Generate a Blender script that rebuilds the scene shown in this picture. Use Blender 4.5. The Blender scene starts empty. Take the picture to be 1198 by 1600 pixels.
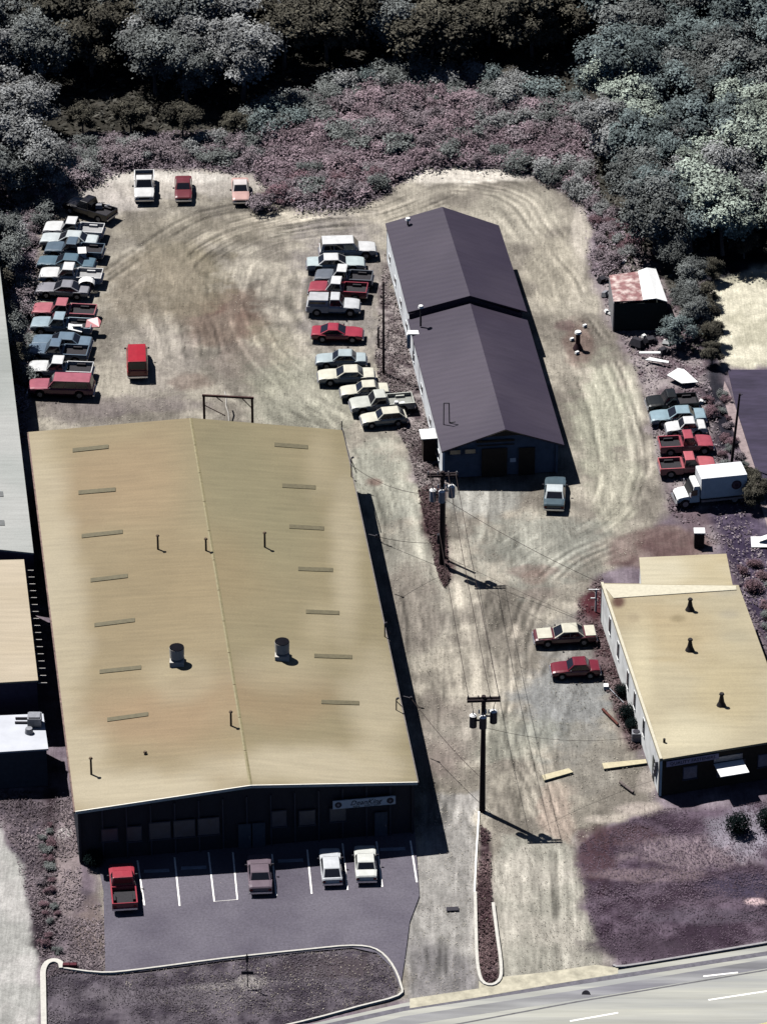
import bpy, bmesh, math, random
import numpy as np
from mathutils import Vector, Matrix, Quaternion
R = math.radians
random.seed(7); rng = np.random.default_rng(7)
scene = bpy.context.scene
C = scene.collection

# ------------------------------------------------------------------ camera, sky, sun, exposure
PITCH, FPX, DIST = R(32), 7400.0, 411.0
CAM = np.array([0.0, -DIST*math.cos(PITCH), DIST*math.sin(PITCH)])
cam_d = bpy.data.cameras.new('camera'); cam = bpy.data.objects.new('camera', cam_d); C.objects.link(cam)
cam.location = CAM; cam.rotation_euler = (math.pi/2-PITCH, 0, 0)
cam_d.sensor_fit = 'VERTICAL'; cam_d.sensor_height = 24; cam_d.sensor_width = 18
cam_d.lens = 24*FPX/1600; cam_d.clip_start = 5; cam_d.clip_end = 9000
scene.camera = cam
world = bpy.data.worlds.new('World'); scene.world = world; world.use_nodes = True
SH = Vector((0.45, -0.38, -1.0))                      # where the sunlight travels
wn = world.node_tree.nodes; bg = wn['Background']
sky = wn.new('ShaderNodeTexSky'); sky.sky_type = 'NISHITA'; sky.sun_disc = False; sky.air_density = .3; sky.dust_density = .2; sky.ozone_density = 3.0
sky.sun_elevation = math.atan2(1, math.hypot(SH.x, SH.y)); sky.sun_rotation = math.atan2(-SH.x, -SH.y)
world.node_tree.links.new(sky.outputs[0], bg.inputs[0]); bg.inputs[1].default_value = 0.05
sun_d = bpy.data.lights.new('sun', 'SUN'); sun_d.energy = 5.0; sun_d.angle = R(0.5); sun_d.color = (1.0, 0.965, 0.935)
sun = bpy.data.objects.new('sun', sun_d); C.objects.link(sun); sun.rotation_euler = SH.to_track_quat('-Z', 'Y').to_euler()
scene.view_settings.view_transform = 'Standard'; scene.view_settings.look = 'None'
scene.view_settings.gamma = 1; scene.view_settings.use_curve_mapping = False
scene.view_settings.exposure = 0.5
scene.cycles.max_bounces = 6; scene.cycles.diffuse_bounces = 0

# ------------------------------------------------------------------ survey: photo point -> place on the ground
sp, cp = math.sin(PITCH), math.cos(PITCH)
def W(x, y, z=0.0):
    a = (x-599)/FPX; b = -(y-800)/FPX
    d = (a, cp+b*sp, -sp+b*cp); t = (z-CAM[2])/d[2]
    return Vector((CAM[0]+t*d[0], CAM[1]+t*d[1], z))
def P(X, Y, Z=0.0):
    rx = X-CAM[0]; ry = Y-CAM[1]; rz = Z-CAM[2]
    f = ry*cp - rz*sp; u = ry*sp + rz*cp
    return 599+FPX*rx/f, 800-FPX*u/f

# ------------------------------------------------------------------ helpers
def tag(o, label=None, cat=None, group=None, kind=None):
    if label: o['label'] = label
    if cat: o['category'] = cat
    if group: o['group'] = group
    if kind: o['kind'] = kind
    return o
def empty(name, loc, rz=0.0):
    o = bpy.data.objects.new(name, None); C.objects.link(o); o.location = loc
    o.rotation_euler = (0, 0, rz); o.empty_display_size = 0.5; return o
def link(name, me, parent=None, loc=None, rot=None, scl=None):
    o = bpy.data.objects.new(name, me); C.objects.link(o)
    if parent: o.parent = parent
    if loc is not None: o.location = loc
    if rot is not None: o.rotation_euler = rot
    if scl is not None: o.scale = scl
    return o
class MB:
    def __init__(s): s.v = []; s.f = []; s.m = []; s.smooth = []
    def add(s, vs, fs, mi=0, sm=False):
        n = len(s.v); s.v += [tuple(v) for v in vs]
        for f in fs: s.f.append([n+i for i in f]); s.m.append(mi); s.smooth.append(sm)
        return s
    def box(s, c, d, M=None, mi=0, taper=1.0):
        vs = []
        for z in (-.5, .5):
            k = taper if z > 0 else 1
            for x, y in ((-.5,-.5),(.5,-.5),(.5,.5),(-.5,.5)):
                v = Vector((x*d[0]*k, y*d[1]*k, z*d[2]))
                if M is not None: v = M @ v
                vs.append(Vector(c)+v)
        return s.add(vs, [(3,2,1,0),(4,5,6,7),(0,1,5,4),(1,2,6,5),(2,3,7,6),(3,0,4,7)], mi)
    def tube(s, a, b, r0, r1=None, n=8, caps=True, mi=0):
        a = Vector(a); b = Vector(b); r1 = r0 if r1 is None else r1
        q = (b-a).normalized().to_track_quat('Z', 'Y'); vs = []
        for p, r in ((a, r0), (b, r1)):
            for i in range(n):
                t = 2*math.pi*i/n; vs.append(p + q @ Vector((r*math.cos(t), r*math.sin(t), 0)))
        fs = [(i, (i+1) % n, n+(i+1) % n, n+i) for i in range(n)]
        s.add(vs, fs, mi, n > 5)
        if caps: s.add(vs, [tuple(range(n-1, -1, -1)), tuple(range(n, 2*n))], mi)
        return s
    def path(s, pts, r, n=5, mi=0):
        for a, b in zip(pts[:-1], pts[1:]): s.tube(a, b, r, r, n, True, mi)
        return s
    def prism(s, pts, z0, z1, mi=0):
        n = len(pts); vs = [(p[0], p[1], z0) for p in pts]+[(p[0], p[1], z1) for p in pts]
        fs = [(i, (i+1) % n, n+(i+1) % n, n+i) for i in range(n)]
        return s.add(vs, fs+[tuple(range(n-1, -1, -1)), tuple(range(n, 2*n))], mi)
    def plate(s, pts, t, mi=0):          # planar polygon given a thickness t along its normal
        pts = [Vector(p) for p in pts]; n = len(pts)
        nm = (pts[1]-pts[0]).cross(pts[2]-pts[0]).normalized()*t
        vs = pts+[p+nm for p in pts]
        fs = [(i, (i+1) % n, n+(i+1) % n, n+i) for i in range(n)]
        return s.add(vs, fs+[tuple(range(n-1, -1, -1)), tuple(range(n, 2*n))], mi)
    def mesh(s, name, mats):
        me = bpy.data.meshes.new(name); me.from_pydata(s.v, [], s.f)
        for m in (mats if isinstance(mats, (list, tuple)) else [mats]): me.materials.append(m)
        me.polygons.foreach_set('material_index', s.m); me.polygons.foreach_set('use_smooth', s.smooth)
        me.update(); return me
    def build(s, name, mats, parent=None, **k): return link(name, s.mesh(name, mats), parent, **k)

# ------------------------------------------------------------------ materials
def srgb(r, g, b):
    return tuple((c/255/12.92 if c <= 10 else ((c/255+0.055)/1.055)**2.4) for c in (r, g, b))
_mc = {}
BRIGHT = ('white_paint', 'chrome', 'white_kerb', 'road_paint', 'truck_white', 'headlight_glass', 'white_flat_roof', 'pale_block_wall', 'white_block_wall', 'pale_roof_trim')
def mat(name, col, rough=0.8, metal=0.0, noise=0.25, scale=3.0, bump=0.0, spec=0.3, attr=None, coat=0.0, dirt=None, dirt_scale=0.4, stretch=None, emit=None):
    key = (name, tuple(round(c, 4) for c in col))
    if key in _mc: return _mc[key]
    if name not in BRIGHT:
        k_ = .84 if 'leaves' in name else .73
        if attr is None or 'leaves' in name: col = tuple(c*k_ for c in col)
        if dirt: dirt = tuple(c*k_ for c in dirt)
    m = bpy.data.materials.new(name); m.use_nodes = True; nt = m.node_tree; N = nt.nodes; L = nt.links
    b = N['Principled BSDF']; b.inputs['Roughness'].default_value = rough; b.inputs['Metallic'].default_value = metal
    b.inputs['Specular IOR Level'].default_value = spec; b.inputs['Coat Weight'].default_value = coat
    tc = N.new('ShaderNodeTexCoord'); mp = N.new('ShaderNodeMapping'); L.new(tc.outputs['Object'], mp.inputs[0])
    if stretch: mp.inputs['Rotation'].default_value = (0, 0, stretch[0]); mp.inputs['Scale'].default_value = (stretch[1], stretch[2], 1)
    n1 = N.new('ShaderNodeTexNoise'); n1.inputs['Scale'].default_value = scale; n1.inputs['Detail'].default_value = 6; n1.inputs['Roughness'].default_value = .65
    L.new(mp.outputs[0], n1.inputs['Vector'])
    mr = N.new('ShaderNodeMapRange'); mr.inputs['From Min'].default_value = .3; mr.inputs['From Max'].default_value = .7
    mr.inputs['To Min'].default_value = 1-noise; mr.inputs['To Max'].default_value = 1+noise; L.new(n1.outputs['Fac'], mr.inputs['Value'])
    mul = N.new('ShaderNodeVectorMath'); mul.operation = 'SCALE'; L.new(mr.outputs[0], mul.inputs['Scale'])
    src = None
    if attr:
        at = N.new('ShaderNodeAttribute'); at.attribute_name = attr; at.attribute_type = 'GEOMETRY'
        tint = N.new('ShaderNodeVectorMath'); tint.operation = 'MULTIPLY'; tint.inputs[1].default_value = col[:3]
        L.new(at.outputs['Color'], tint.inputs[0]); src = tint.outputs[0]
    if dirt:
        n2 = N.new('ShaderNodeTexNoise'); n2.inputs['Scale'].default_value = dirt_scale; n2.inputs['Detail'].default_value = 4; L.new(mp.outputs[0], n2.inputs['Vector'])
        cr = N.new('ShaderNodeMapRange'); cr.inputs['From Min'].default_value = .42; cr.inputs['From Max'].default_value = .68; L.new(n2.outputs['Fac'], cr.inputs['Value'])
        mx = N.new('ShaderNodeMix'); mx.data_type = 'RGBA'; L.new(cr.outputs[0], mx.inputs['Factor'])
        mx.inputs['A'].default_value = (*col[:3], 1); mx.inputs['B'].default_value = (*dirt[:3], 1)
        if src: L.new(src, mx.inputs['A'])
        src = mx.outputs['Result']
    if src: L.new(src, mul.inputs[0])
    else: mul.inputs[0].default_value = col[:3]
    L.new(mul.outputs[0], b.inputs['Base Color'])
    if bump:
        n3 = N.new('ShaderNodeTexNoise'); n3.inputs['Scale'].default_value = scale*2.3; n3.inputs['Detail'].default_value = 8; L.new(mp.outputs[0], n3.inputs['Vector'])
        bp = N.new('ShaderNodeBump'); bp.inputs['Strength'].default_value = .6; bp.inputs['Distance'].default_value = bump
        L.new(n3.outputs['Fac'], bp.inputs['Height']); L.new(bp.outputs[0], b.inputs['Normal'])
    _mc[key] = m; return m
M = dict(
    wood=mat('weathered_pole_wood', (.030, .020, .022), .9, noise=.4, scale=6),
    steel=mat('dull_steel', (.32, .33, .36), .5, .3, noise=.2, scale=5),
    darksteel=mat('dark_steel', (.035, .033, .045), .7, noise=.3, scale=5),
    wire=mat('wire', (.045, .030, .028), .8, noise=.1),
    rubber=mat('rubber', (.014, .013, .016), .9, noise=.3, scale=8),
    glass=mat('dark_window_glass', (.016, .018, .026), .12, noise=.1, spec=.6),
    chrome=mat('chrome', (.55, .55, .58), .25, .8, noise=.1),
    lampglass=mat('headlight_glass', (.5, .5, .5), .2, noise=.1),
    redlamp=mat('tail_light_plastic', (.30, .01, .012), .3, noise=.1),
    white=mat('white_paint', (.74, .75, .74), .6, noise=.08, scale=3),
    concrete=mat('pale_concrete', (.46, .44, .40), .9, noise=.22, scale=2.5, bump=.01),
    roadpaint=mat('road_paint', (.85, .84, .80), .7, noise=.18, scale=7),
    yellowpaint=mat('worn_yellow_paint', (.62, .52, .26), .7, noise=.35, scale=5),
    timber=mat('grey_timber', (.18, .15, .14), .9, noise=.4, scale=5),
    rust=mat('rusty_steel', (.13, .045, .035), .9, noise=.45, scale=4),
    liner=mat('bed_liner', (.030, .028, .034), .8, noise=.3, scale=6),
)
def paint(col): return mat('car_paint', col, .32, noise=.16, scale=1.2, spec=.45, coat=.3)

# ------------------------------------------------------------------ numpy noise and polygon distance
def vnoise(X, Y, freq, seed, octs=4, gain=.55):
    out = np.zeros_like(X); amp = 1; tot = 0
    for o in range(octs):
        g = np.random.default_rng(seed*17+o).random((128, 128)).astype(np.float32)
        x = X*freq+o*17.3; y = Y*freq+o*9.1; xi = np.floor(x).astype(int); yi = np.floor(y).astype(int)
        fx = x-xi; fy = y-yi; fx = fx*fx*(3-2*fx); fy = fy*fy*(3-2*fy)
        a = g[xi % 128, yi % 128]; b = g[(xi+1) % 128, yi % 128]; c = g[xi % 128, (yi+1) % 128]; d = g[(xi+1) % 128, (yi+1) % 128]
        out += amp*((a*(1-fx)+b*fx)*(1-fy)+(c*(1-fx)+d*fx)*fy); tot += amp; amp *= gain; freq *= 2.03
    return out/tot
def segd(X, Y, a, b):
    ax, ay = a; bx, by = b; dx = bx-ax; dy = by-ay
    t = np.clip(((X-ax)*dx+(Y-ay)*dy)/(dx*dx+dy*dy+1e-9), 0, 1)
    return np.hypot(X-ax-t*dx, Y-ay-t*dy)
def sdist(X, Y, poly):                      # >0 inside
    d = np.full(X.shape, 1e9); ins = np.zeros(X.shape, bool); n = len(poly)
    for i in range(n):
        a = poly[i]; b = poly[(i+1) % n]; d = np.minimum(d, segd(X, Y, a, b))
        c = ((a[1] > Y) != (b[1] > Y))
        with np.errstate(divide='ignore', invalid='ignore'):
            xx = (b[0]-a[0])*(Y-a[1])/(b[1]-a[1]+1e-12)+a[0]
        ins ^= c & (X < xx)
    return np.where(ins, d, -d)
def wp(pl): return [(lambda v: (v.x, v.y))(W(x, y)) for x, y in pl]      # survey points to ground metres

YARD = [(40,720),(44,600),(50,480),(60,370),(98,312),(150,288),(205,266),(300,262),(395,275),(430,310),(470,333),(560,325),
        (610,295),(660,268),(740,262),(830,272),(890,300),(925,350),(922,420),(950,500),(985,560),(1010,640),(1025,720),(1045,800),
        (1010,830),(1000,870),(960,890),(935,900),(930,960),(950,1020),(975,1130),(1012,1190),(1025,1258),(1005,1272),(940,1288),(898,1318),
        (915,1400),(925,1470),(960,1512),(640,1562),(560,1575),(300,1590),(158,1520),(150,1200),(150,1000),(40,900)]
LAWN_R = [(903,1318),(1005,1272),(1040,1262),(1120,1262),(1300,1225),(1300,1462),(1198,1474),(975,1508),(950,1490),(925,1470),(913,1400)]
LAWN_L = [(-80,1235),(118,1235),(128,1380),(162,1400),(166,1518),(95,1520),(68,1530),(40,1400),(10,1300),(-80,1270)]
PAD_L = [(-200,1290),(0,1290),(28,1340),(50,1420),(62,1520),(66,1700),(-200,1700)]
ISLAND = [(68,1530),(75,1508),(95,1506),(110,1517),(160,1523),(220,1517),(350,1500),(480,1486),(550,1480),(588,1487),(612,1510),(624,1540),(620,1556),(470,1597),(300,1640),(70,1690)]
MEDIAN = [(750,1290),(766,1300),(768,1400),(776,1480),(781,1525),(768,1538),(753,1532),(746,1500),(744,1400)]
STRIP = [(652,765),(672,757),(692,760),(700,880),(702,905),(694,918),(684,900),(668,835)]
WEEDS = [(600,395),(640,520),(690,715),(700,765),(655,768),(636,700),(600,640),(585,560),(592,470)]
REDS = [(905,925),(940,900),(955,965),(985,1080),(1012,1165),(985,1170),(950,1090),(925,1010),(900,965)]
REDN = [(960,835),(1010,818),(1060,820),(1110,845),(1110,885),(1000,885),(950,880)]
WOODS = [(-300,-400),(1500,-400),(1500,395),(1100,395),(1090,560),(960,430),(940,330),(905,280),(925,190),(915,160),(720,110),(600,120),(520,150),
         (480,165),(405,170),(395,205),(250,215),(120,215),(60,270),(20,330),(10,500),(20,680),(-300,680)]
CLEAR = [(1106,470),(1118,440),(1145,424),(1200,412),(1300,412),(1300,576),(1130,576),(1124,545),(1106,505)]
DARKR = [(1100,400),(1300,385),(1300,430),(1112,440),(1104,520),(1135,600),(1160,690),(1120,700),(1098,560)]
JUNK = [(935,400),(1000,380),(1100,560),(1130,700),(1190,860),(1260,1000),(1260,1240),(1150,905),(1130,870),(1045,800),(1030,730),(1010,640),(985,560),(945,480)]

# ------------------------------------------------------------------ THE GROUND
def axis(a, fa, fb, b, fine, coarse):
    return np.concatenate([np.arange(a, fa, coarse), np.arange(fa, fb, fine), np.arange(fb, b+.1, coarse)])
gx = axis(-70, -42, 43, 75, .23, 2.0); gy = axis(-95, -75, 108, 190, .25, 2.5)
GX, GY = np.meshgrid(gx, gy); PX, PY = P(GX, GY)
def fbm(f, s, o=4): return vnoise(GX, GY, f, s, o)
n_big = fbm(.06, 1); n_mid = fbm(.3, 2, 5); n_fine = fbm(1.3, 3, 4); n_w = fbm(.5, 4, 5)
WX = GX+(fbm(.35, 5)-.5)*1.6; WY = GY+(fbm(.35, 6)-.5)*2.6
def lerp(a, b, t): return a*(1-t[..., None])+b*t[..., None]
def sm(x, a, b): t = np.clip((x-a)/(b-a), 0, 1); return t*t*(3-2*t)
A = np.array
col = np.zeros(GX.shape+(3,))
brushA, brushB = A([.15, .12, .145]), A([.25, .21, .24])
col[:] = lerp(brushA[None, None], brushB[None, None], sm(n_w, .35, .7))
def zone(poly, cA, cB, soft=.6, nz=None, warp=True, alpha=1.0):
    global col
    d = sdist(WX if warp else GX, WY if warp else GY, wp(poly)); k = sm(d, -soft, soft)*alpha
    t = sm(n_w if nz is None else nz, .36, .68)
    col = lerp(col, lerp(A(cA)[None, None], A(cB)[None, None], t), k)
zone(WOODS, (.035, .033, .027), (.07, .065, .055), 1.2)
zone(JUNK, (.14, .105, .12), (.33, .29, .29), .8)
zone([(1112,800),(1135,740),(1170,790),(1230,860),(1300,960),(1300,1240),(1240,1100),(1150,905),(1125,860)], (.040,.030,.058), (.125,.10,.145), .8)
zone(DARKR, (.012, .012, .02), (.03, .03, .04), .7)
zone(CLEAR, (.46, .44, .34), (.66, .63, .50), .6)
zone(LAWN_L, (.085, .070, .085), (.20, .165, .185), .4)
zone(PAD_L, (.36, .36, .34), (.46, .45, .43), .3)
dirtA, dirtB = (.200, .182, .155), (.375, .347, .290)
zone(YARD, dirtA, dirtB, .7, n_mid)
# blotches inside the yard: (x, y, rx, ry, colour, strength) in survey points
def roof_slab(pts, t, spots, base, m, name, parent, off, seed, label=None, nu=46, nv=70):
    # roof plate with a fine-grid top, coloured by stain and painted-glare patches
    a, b, c, d = [A([p.x, p.y, p.z]) for p in pts]; u, v = np.meshgrid(np.linspace(0, 1, nu), np.linspace(0, 1, nv)); u_, v_ = u[..., None], v[..., None]
    G_ = (a*(1-u_)+b*u_)*(1-v_)+(d*(1-u_)+c*u_)*v_; px, py = P(G_[..., 0], G_[..., 1], G_[..., 2])
    n1_ = vnoise(G_[..., 0], G_[..., 1], .14, seed, 4); n2_ = vnoise(G_[..., 0], G_[..., 1], .6, seed+1, 4)
    cc = np.zeros(u.shape+(3,)); cc[:] = A(base)
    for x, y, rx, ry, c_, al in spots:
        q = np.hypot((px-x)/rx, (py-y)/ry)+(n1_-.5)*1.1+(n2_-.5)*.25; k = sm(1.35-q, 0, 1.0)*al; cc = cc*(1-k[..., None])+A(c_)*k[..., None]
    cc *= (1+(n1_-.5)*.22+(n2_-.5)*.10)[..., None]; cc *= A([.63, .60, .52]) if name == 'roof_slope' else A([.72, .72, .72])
    top = G_.reshape(-1, 3); ii_ = np.arange(nu*nv).reshape(nv, nu); f = np.stack([ii_[:-1, :-1], ii_[:-1, 1:], ii_[1:, 1:], ii_[1:, :-1]], -1).reshape(-1, 4)
    n0_ = len(top); low = A([a, b, c, d])-A([0, 0, t]); vv = np.concatenate([top, low]); k0, k1, k2, k3 = ii_[0, 0], ii_[0, -1], ii_[-1, -1], ii_[-1, 0]; l0 = n0_
    f = np.concatenate([f, A([[l0+3, l0+2, l0+1, l0], [k0, l0, l0+1, k1], [k1, l0+1, l0+2, k2], [k2, l0+2, l0+3, k3], [k3, l0+3, l0, k0]])])
    o = link(name, np_mesh(name, vv, f, np.concatenate([cc.reshape(-1, 3), np.tile(A(base)*.73, (4, 1))]), [m], False), parent); o.location = off
    if label: o['label'] = label
    return o
def blot(x, y, rx, ry, c, a, jag=.5):
    global col
    q = np.hypot((PX-x)/rx, (PY-y)/ry)+(n_w-.5)*jag*2+(n_fine-.5)*jag
    col = lerp(col, A(c)[None, None], sm(1.25-q, 0, .6)*min(1, a*1.3))
for b_ in [(175,300,90,28,(.42,.39,.36),.75),(290,285,130,20,(.44,.41,.37),.7),(720,272,110,13,(.66,.62,.55),.95),(500,338,110,10,(.50,.46,.38),.7),(250,276,120,10,(.58,.55,.50),.8),(905,370,14,60,(.50,.46,.40),.6),(655,840,14,70,(.48,.46,.38),.6),(985,650,16,90,(.47,.45,.37),.6),(600,330,130,16,(.38,.35,.29),.6),
           (350,500,80,50,(.16,.118,.095),.62),(330,480,28,12,(.13,.08,.065),.45),(385,505,22,26,(.14,.09,.072),.35),(290,430,70,60,(.19,.165,.11),.5),(420,560,50,60,(.24,.225,.165),.4),(380,560,50,30,(.20,.17,.15),.5),
           (250,450,90,60,(.23,.20,.155),.5),(300,360,120,30,(.26,.235,.185),.4),(120,640,70,22,(.15,.13,.13),.5),(190,630,120,16,(.19,.165,.16),.5),
           (250,560,60,60,(.33,.30,.27),.4),(300,595,40,14,(.17,.12,.10),.4),(450,640,60,18,(.15,.145,.12),.4),(530,450,70,130,(.235,.215,.205),.6),
           (480,620,90,70,(.30,.30,.24),.5),(590,760,60,70,(.36,.37,.31),.5),(640,900,60,120,(.30,.30,.26),.4),(640,950,50,70,(.22,.19,.165),.5),
           (585,752,14,7,(.20,.13,.11),.6),(800,330,70,40,(.40,.375,.31),.5),(865,420,45,60,(.40,.37,.30),.5),(905,535,24,40,(.17,.12,.105),.6),
           (885,508,16,9,(.13,.085,.085),.5),(940,650,45,90,(.38,.38,.30),.55),(960,760,40,60,(.40,.39,.31),.5),(840,850,100,60,(.30,.31,.27),.5),
           (830,890,45,10,(.21,.16,.14),.5),(835,900,20,12,(.19,.14,.12),.5),(802,985,14,12,(.42,.38,.32),.7),(845,925,25,9,(.20,.17,.15),.5),
           (880,1100,75,80,(.235,.240,.235),.75),(900,1010,60,50,(.24,.235,.225),.5),(760,780,70,30,(.36,.36,.33),.6),(780,1150,110,40,(.27,.275,.23),.5),
           (870,1270,26,48,(.36,.30,.25),.75),(875,1232,30,12,(.40,.34,.28),.6),(1010,1265,40,14,(.42,.37,.33),.7),(960,1278,50,7,(.40,.36,.31),.8),
           (910,1310,14,12,(.42,.38,.35),.8),(940,1495,26,14,(.33,.30,.28),.6),(700,1150,50,60,(.24,.21,.185),.5),(690,1180,34,26,(.20,.165,.15),.4),
           (920,1190,50,60,(.28,.265,.23),.5),(1010,1220,18,20,(.40,.36,.32),.7)]: blot(*b_)
zone(WEEDS, (.10, .078, .085), (.31, .275, .27), .5, n_fine)
zone(STRIP, (.05, .028, .030), (.16, .12, .115), .35, n_fine)
zone(REDS, (.06, .032, .036), (.16, .115, .12), .5, n_fine)
zone(REDN, (.10, .060, .058), (.24, .19, .17), .6, n_mid, alpha=.9)
blot(935, 945, 26, 22, (.07, .02, .025), .8); blot(1055, 850, 60, 22, (.12, .075, .072), .5)
zone([(640,1400),(655,1330),(660,1235),(745,1235),(742,1400),(745,1545),(640,1562),(632,1500)], (.27,.26,.245), (.33,.32,.30), .35, n_mid)
zone([(780,1305),(860,1300),(898,1318),(911,1400),(923,1470),(938,1505),(785,1532),(778,1480),(768,1400)], (.32,.31,.265), (.39,.37,.32), .35, n_mid)
zone([(640,1460),(680,1470),(740,1500),(745,1545),(640,1562)], (.21,.20,.21), (.28,.27,.265), .8, n_mid, alpha=.6)
# wheel tracks
def offset_line(pts, o):
    out = []
    for i in range(len(pts)):
        a = A(pts[max(i-1, 0)]); b = A(pts[min(i+1, len(pts)-1)]); t = (b-a)/np.linalg.norm(b-a); out.append(tuple(A(pts[i])+A([-t[1], t[0]])*o))
    return out
def spline(pts, k=5):
    pts = [A(p, dtype=float) for p in pts]; out = []
    for i in range(len(pts)-1):
        p0 = pts[max(i-1, 0)]; p1 = pts[i]; p2 = pts[i+1]; p3 = pts[min(i+2, len(pts)-1)]
        for j in range(k):
            t = j/k; out.append(.5*((2*p1)+(-p0+p2)*t+(2*p0-5*p1+4*p2-p3)*t*t+(-p0+3*p1-3*p2+p3)*t**3))
    out.append(pts[-1]); return [tuple(p) for p in out]
guides = [([(690,1545),(692,1400),(680,1250),(655,1080),(625,900),(590,770),(540,690),(470,650),(400,600)], 4.6),
          ([(855,1510),(840,1350),(790,1220),(770,1080),(790,950),(850,870),(940,820),(985,760),(975,650),(930,540),(880,450),(830,370),(760,310),(680,300)], 3.6),
          ([(900,470),(945,560),(975,640),(990,720),(985,780)], 2.6),
          ([(700,295),(600,335),(500,350),(400,365),(330,400),(300,450),(330,550)], 3.8),
          ([(740,770),(735,900),(760,1050),(740,1180),(720,1300)], 3.2),
          ([(600,330),(480,345),(380,370),(320,400)], 2.6),
          ([(560,660),(500,590),(450,540),(420,480),(430,420)], 4.5),
          ([(660,1545),(670,1380),(665,1250)], 3.0), ([(850,1515),(850,1420),(830,1320)], 3.6), ([(880,1000),(830,1090),(800,1200)], 3.2),
          ([(200,440),(260,400),(340,350),(420,340)], 3.0)]
rr = random.Random(11); trk = np.zeros(GX.shape)
fineb = (GX > -41) & (GX < 42) & (GY > -74) & (GY < 100)
fx_, fy_ = GX[fineb], GY[fineb]; acc = np.zeros(fx_.shape); wob = (vnoise(fx_, fy_, .12, 31, 2)-.5)*2.2; brk = vnoise(fx_, fy_, .25, 33, 3)
for gpts, spread in guides:
    base = spline(wp(gpts), 3)
    for k in range(13):
        o = rr.uniform(-spread, spread); sgn = rr.choice([1, 1, -1, -.8]); w = rr.uniform(.10, .24)
        for h in (-.75, .75):
            ln = offset_line(base, o+h); d = np.full(fx_.shape, 1e9)
            for a, b in zip(ln[:-1], ln[1:]): d = np.minimum(d, segd(fx_+wob*.5, fy_+wob, a, b))
            acc += sgn*np.exp(-(d/w)**2)*sm(brk, .35, .6)*rr.uniform(.5, 1)
trk[fineb] = np.clip(acc, -1.5, 1.4)
ymask = sm(sdist(GX, GY, wp(YARD)), 0, .8)
# drags of fine streaks that follow the traffic
ang = GX*.8+GY*.25; st1 = vnoise(GX*3.2+GY*.9, GY*.25-GX*.1, .8, 41, 3); 
col *= (1+ymask*(trk*.36+(st1-.5)*.60))[..., None]
zone(MEDIAN, (.045, .026, .032), (.17, .125, .13), .25, n_fine, warp=False)
zone(ISLAND, (.045, .037, .050), (.135, .118, .138), .25, fbm(.8, 51, 5), warp=False)
zone(LAWN_R, (.042, .027, .042), (.130, .098, .130), .5, fbm(.6, 52, 5))
for b_ in [(930,1340,30,45,(.065,.034,.040),.6),(975,1305,60,18,(.075,.043,.048),.55),(1085,1330,110,25,(.27,.215,.235),.6),(1000,1365,100,10,(.26,.20,.215),.5),
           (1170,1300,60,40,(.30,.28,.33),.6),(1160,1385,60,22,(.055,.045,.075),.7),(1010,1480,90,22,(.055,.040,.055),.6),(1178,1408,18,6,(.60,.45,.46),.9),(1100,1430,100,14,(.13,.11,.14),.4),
           (80,1330,16,110,(.04,.028,.034),.8),(70,1440,20,70,(.025,.018,.024),.85),(105,1340,22,90,(.30,.25,.25),.6),(140,1460,26,50,(.20,.16,.15),.6),(100,1300,12,9,(.5,.47,.46),.8),
           (130,1500,40,12,(.26,.22,.23),.6),(390,1535,28,12,(.30,.28,.27),.8),(330,1540,50,6,(.26,.24,.24),.6),(250,1555,160,14,(.14,.125,.14),.5),(520,1510,90,22,(.07,.055,.062),.6),
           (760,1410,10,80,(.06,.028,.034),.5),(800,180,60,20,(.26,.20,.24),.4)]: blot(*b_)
col *= (1+(n_fine-.5)*.50+(n_mid-.5)*.25)[..., None]
col = np.clip(col*.73, .006, .75)
GZ = (n_w-.5)*.10+(n_fine-.5)*.04
brushm = 1-sm(sdist(GX, GY, wp(YARD)), -1.5, 0)
northm = sm(GY, 38, 48); GZ = GZ*(1+brushm*2.0)
nx, ny = len(gx), len(gy)
yin = sm(sdist(GX, GY, wp(YARD)), -1.0, .5); GZ = GZ*(1-.75*yin)-.02*yin
verts = np.stack([GX, GY, np.minimum(GZ-.08, -.03)], -1).reshape(-1, 3).astype(np.float32)
ii = np.arange(nx*ny).reshape(ny, nx)
quads = np.stack([ii[:-1, :-1], ii[:-1, 1:], ii[1:, 1:], ii[1:, :-1]], -1).reshape(-1, 4)
def np_mesh(name, verts, quads, cols=None, mats=(), smooth=True, aname='tone'):
    me = bpy.data.meshes.new(name); nq = len(quads); k = quads.shape[1]
    me.vertices.add(len(verts)); me.vertices.foreach_set('co', verts.astype(np.float32).ravel())
    me.loops.add(nq*k); me.loops.foreach_set('vertex_index', quads.astype(np.int32).ravel())
    me.polygons.add(nq); me.polygons.foreach_set('loop_start', (np.arange(nq)*k).astype(np.int32))
    me.polygons.foreach_set('use_smooth', np.full(nq, smooth)); me.update(calc_edges=True)
    if cols is not None:
        at = me.color_attributes.new(aname, 'FLOAT_COLOR', 'POINT')
        at.data.foreach_set('color', np.concatenate([cols.reshape(-1, 3), np.ones((len(verts), 1))], 1).astype(np.float32).ravel())
    for m in mats: me.materials.append(m)
    return me
m_ground = mat('yard_soil', (1, 1, 1), .95, noise=.20, scale=4.5, bump=.05, attr='tone', spec=.1)
nt_ = m_ground.node_tree; N_ = nt_.nodes; bs_ = N_['Principled BSDF']; src_ = bs_.inputs['Base Color'].links[0].from_socket
tc_ = N_.new('ShaderNodeTexCoord')
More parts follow.
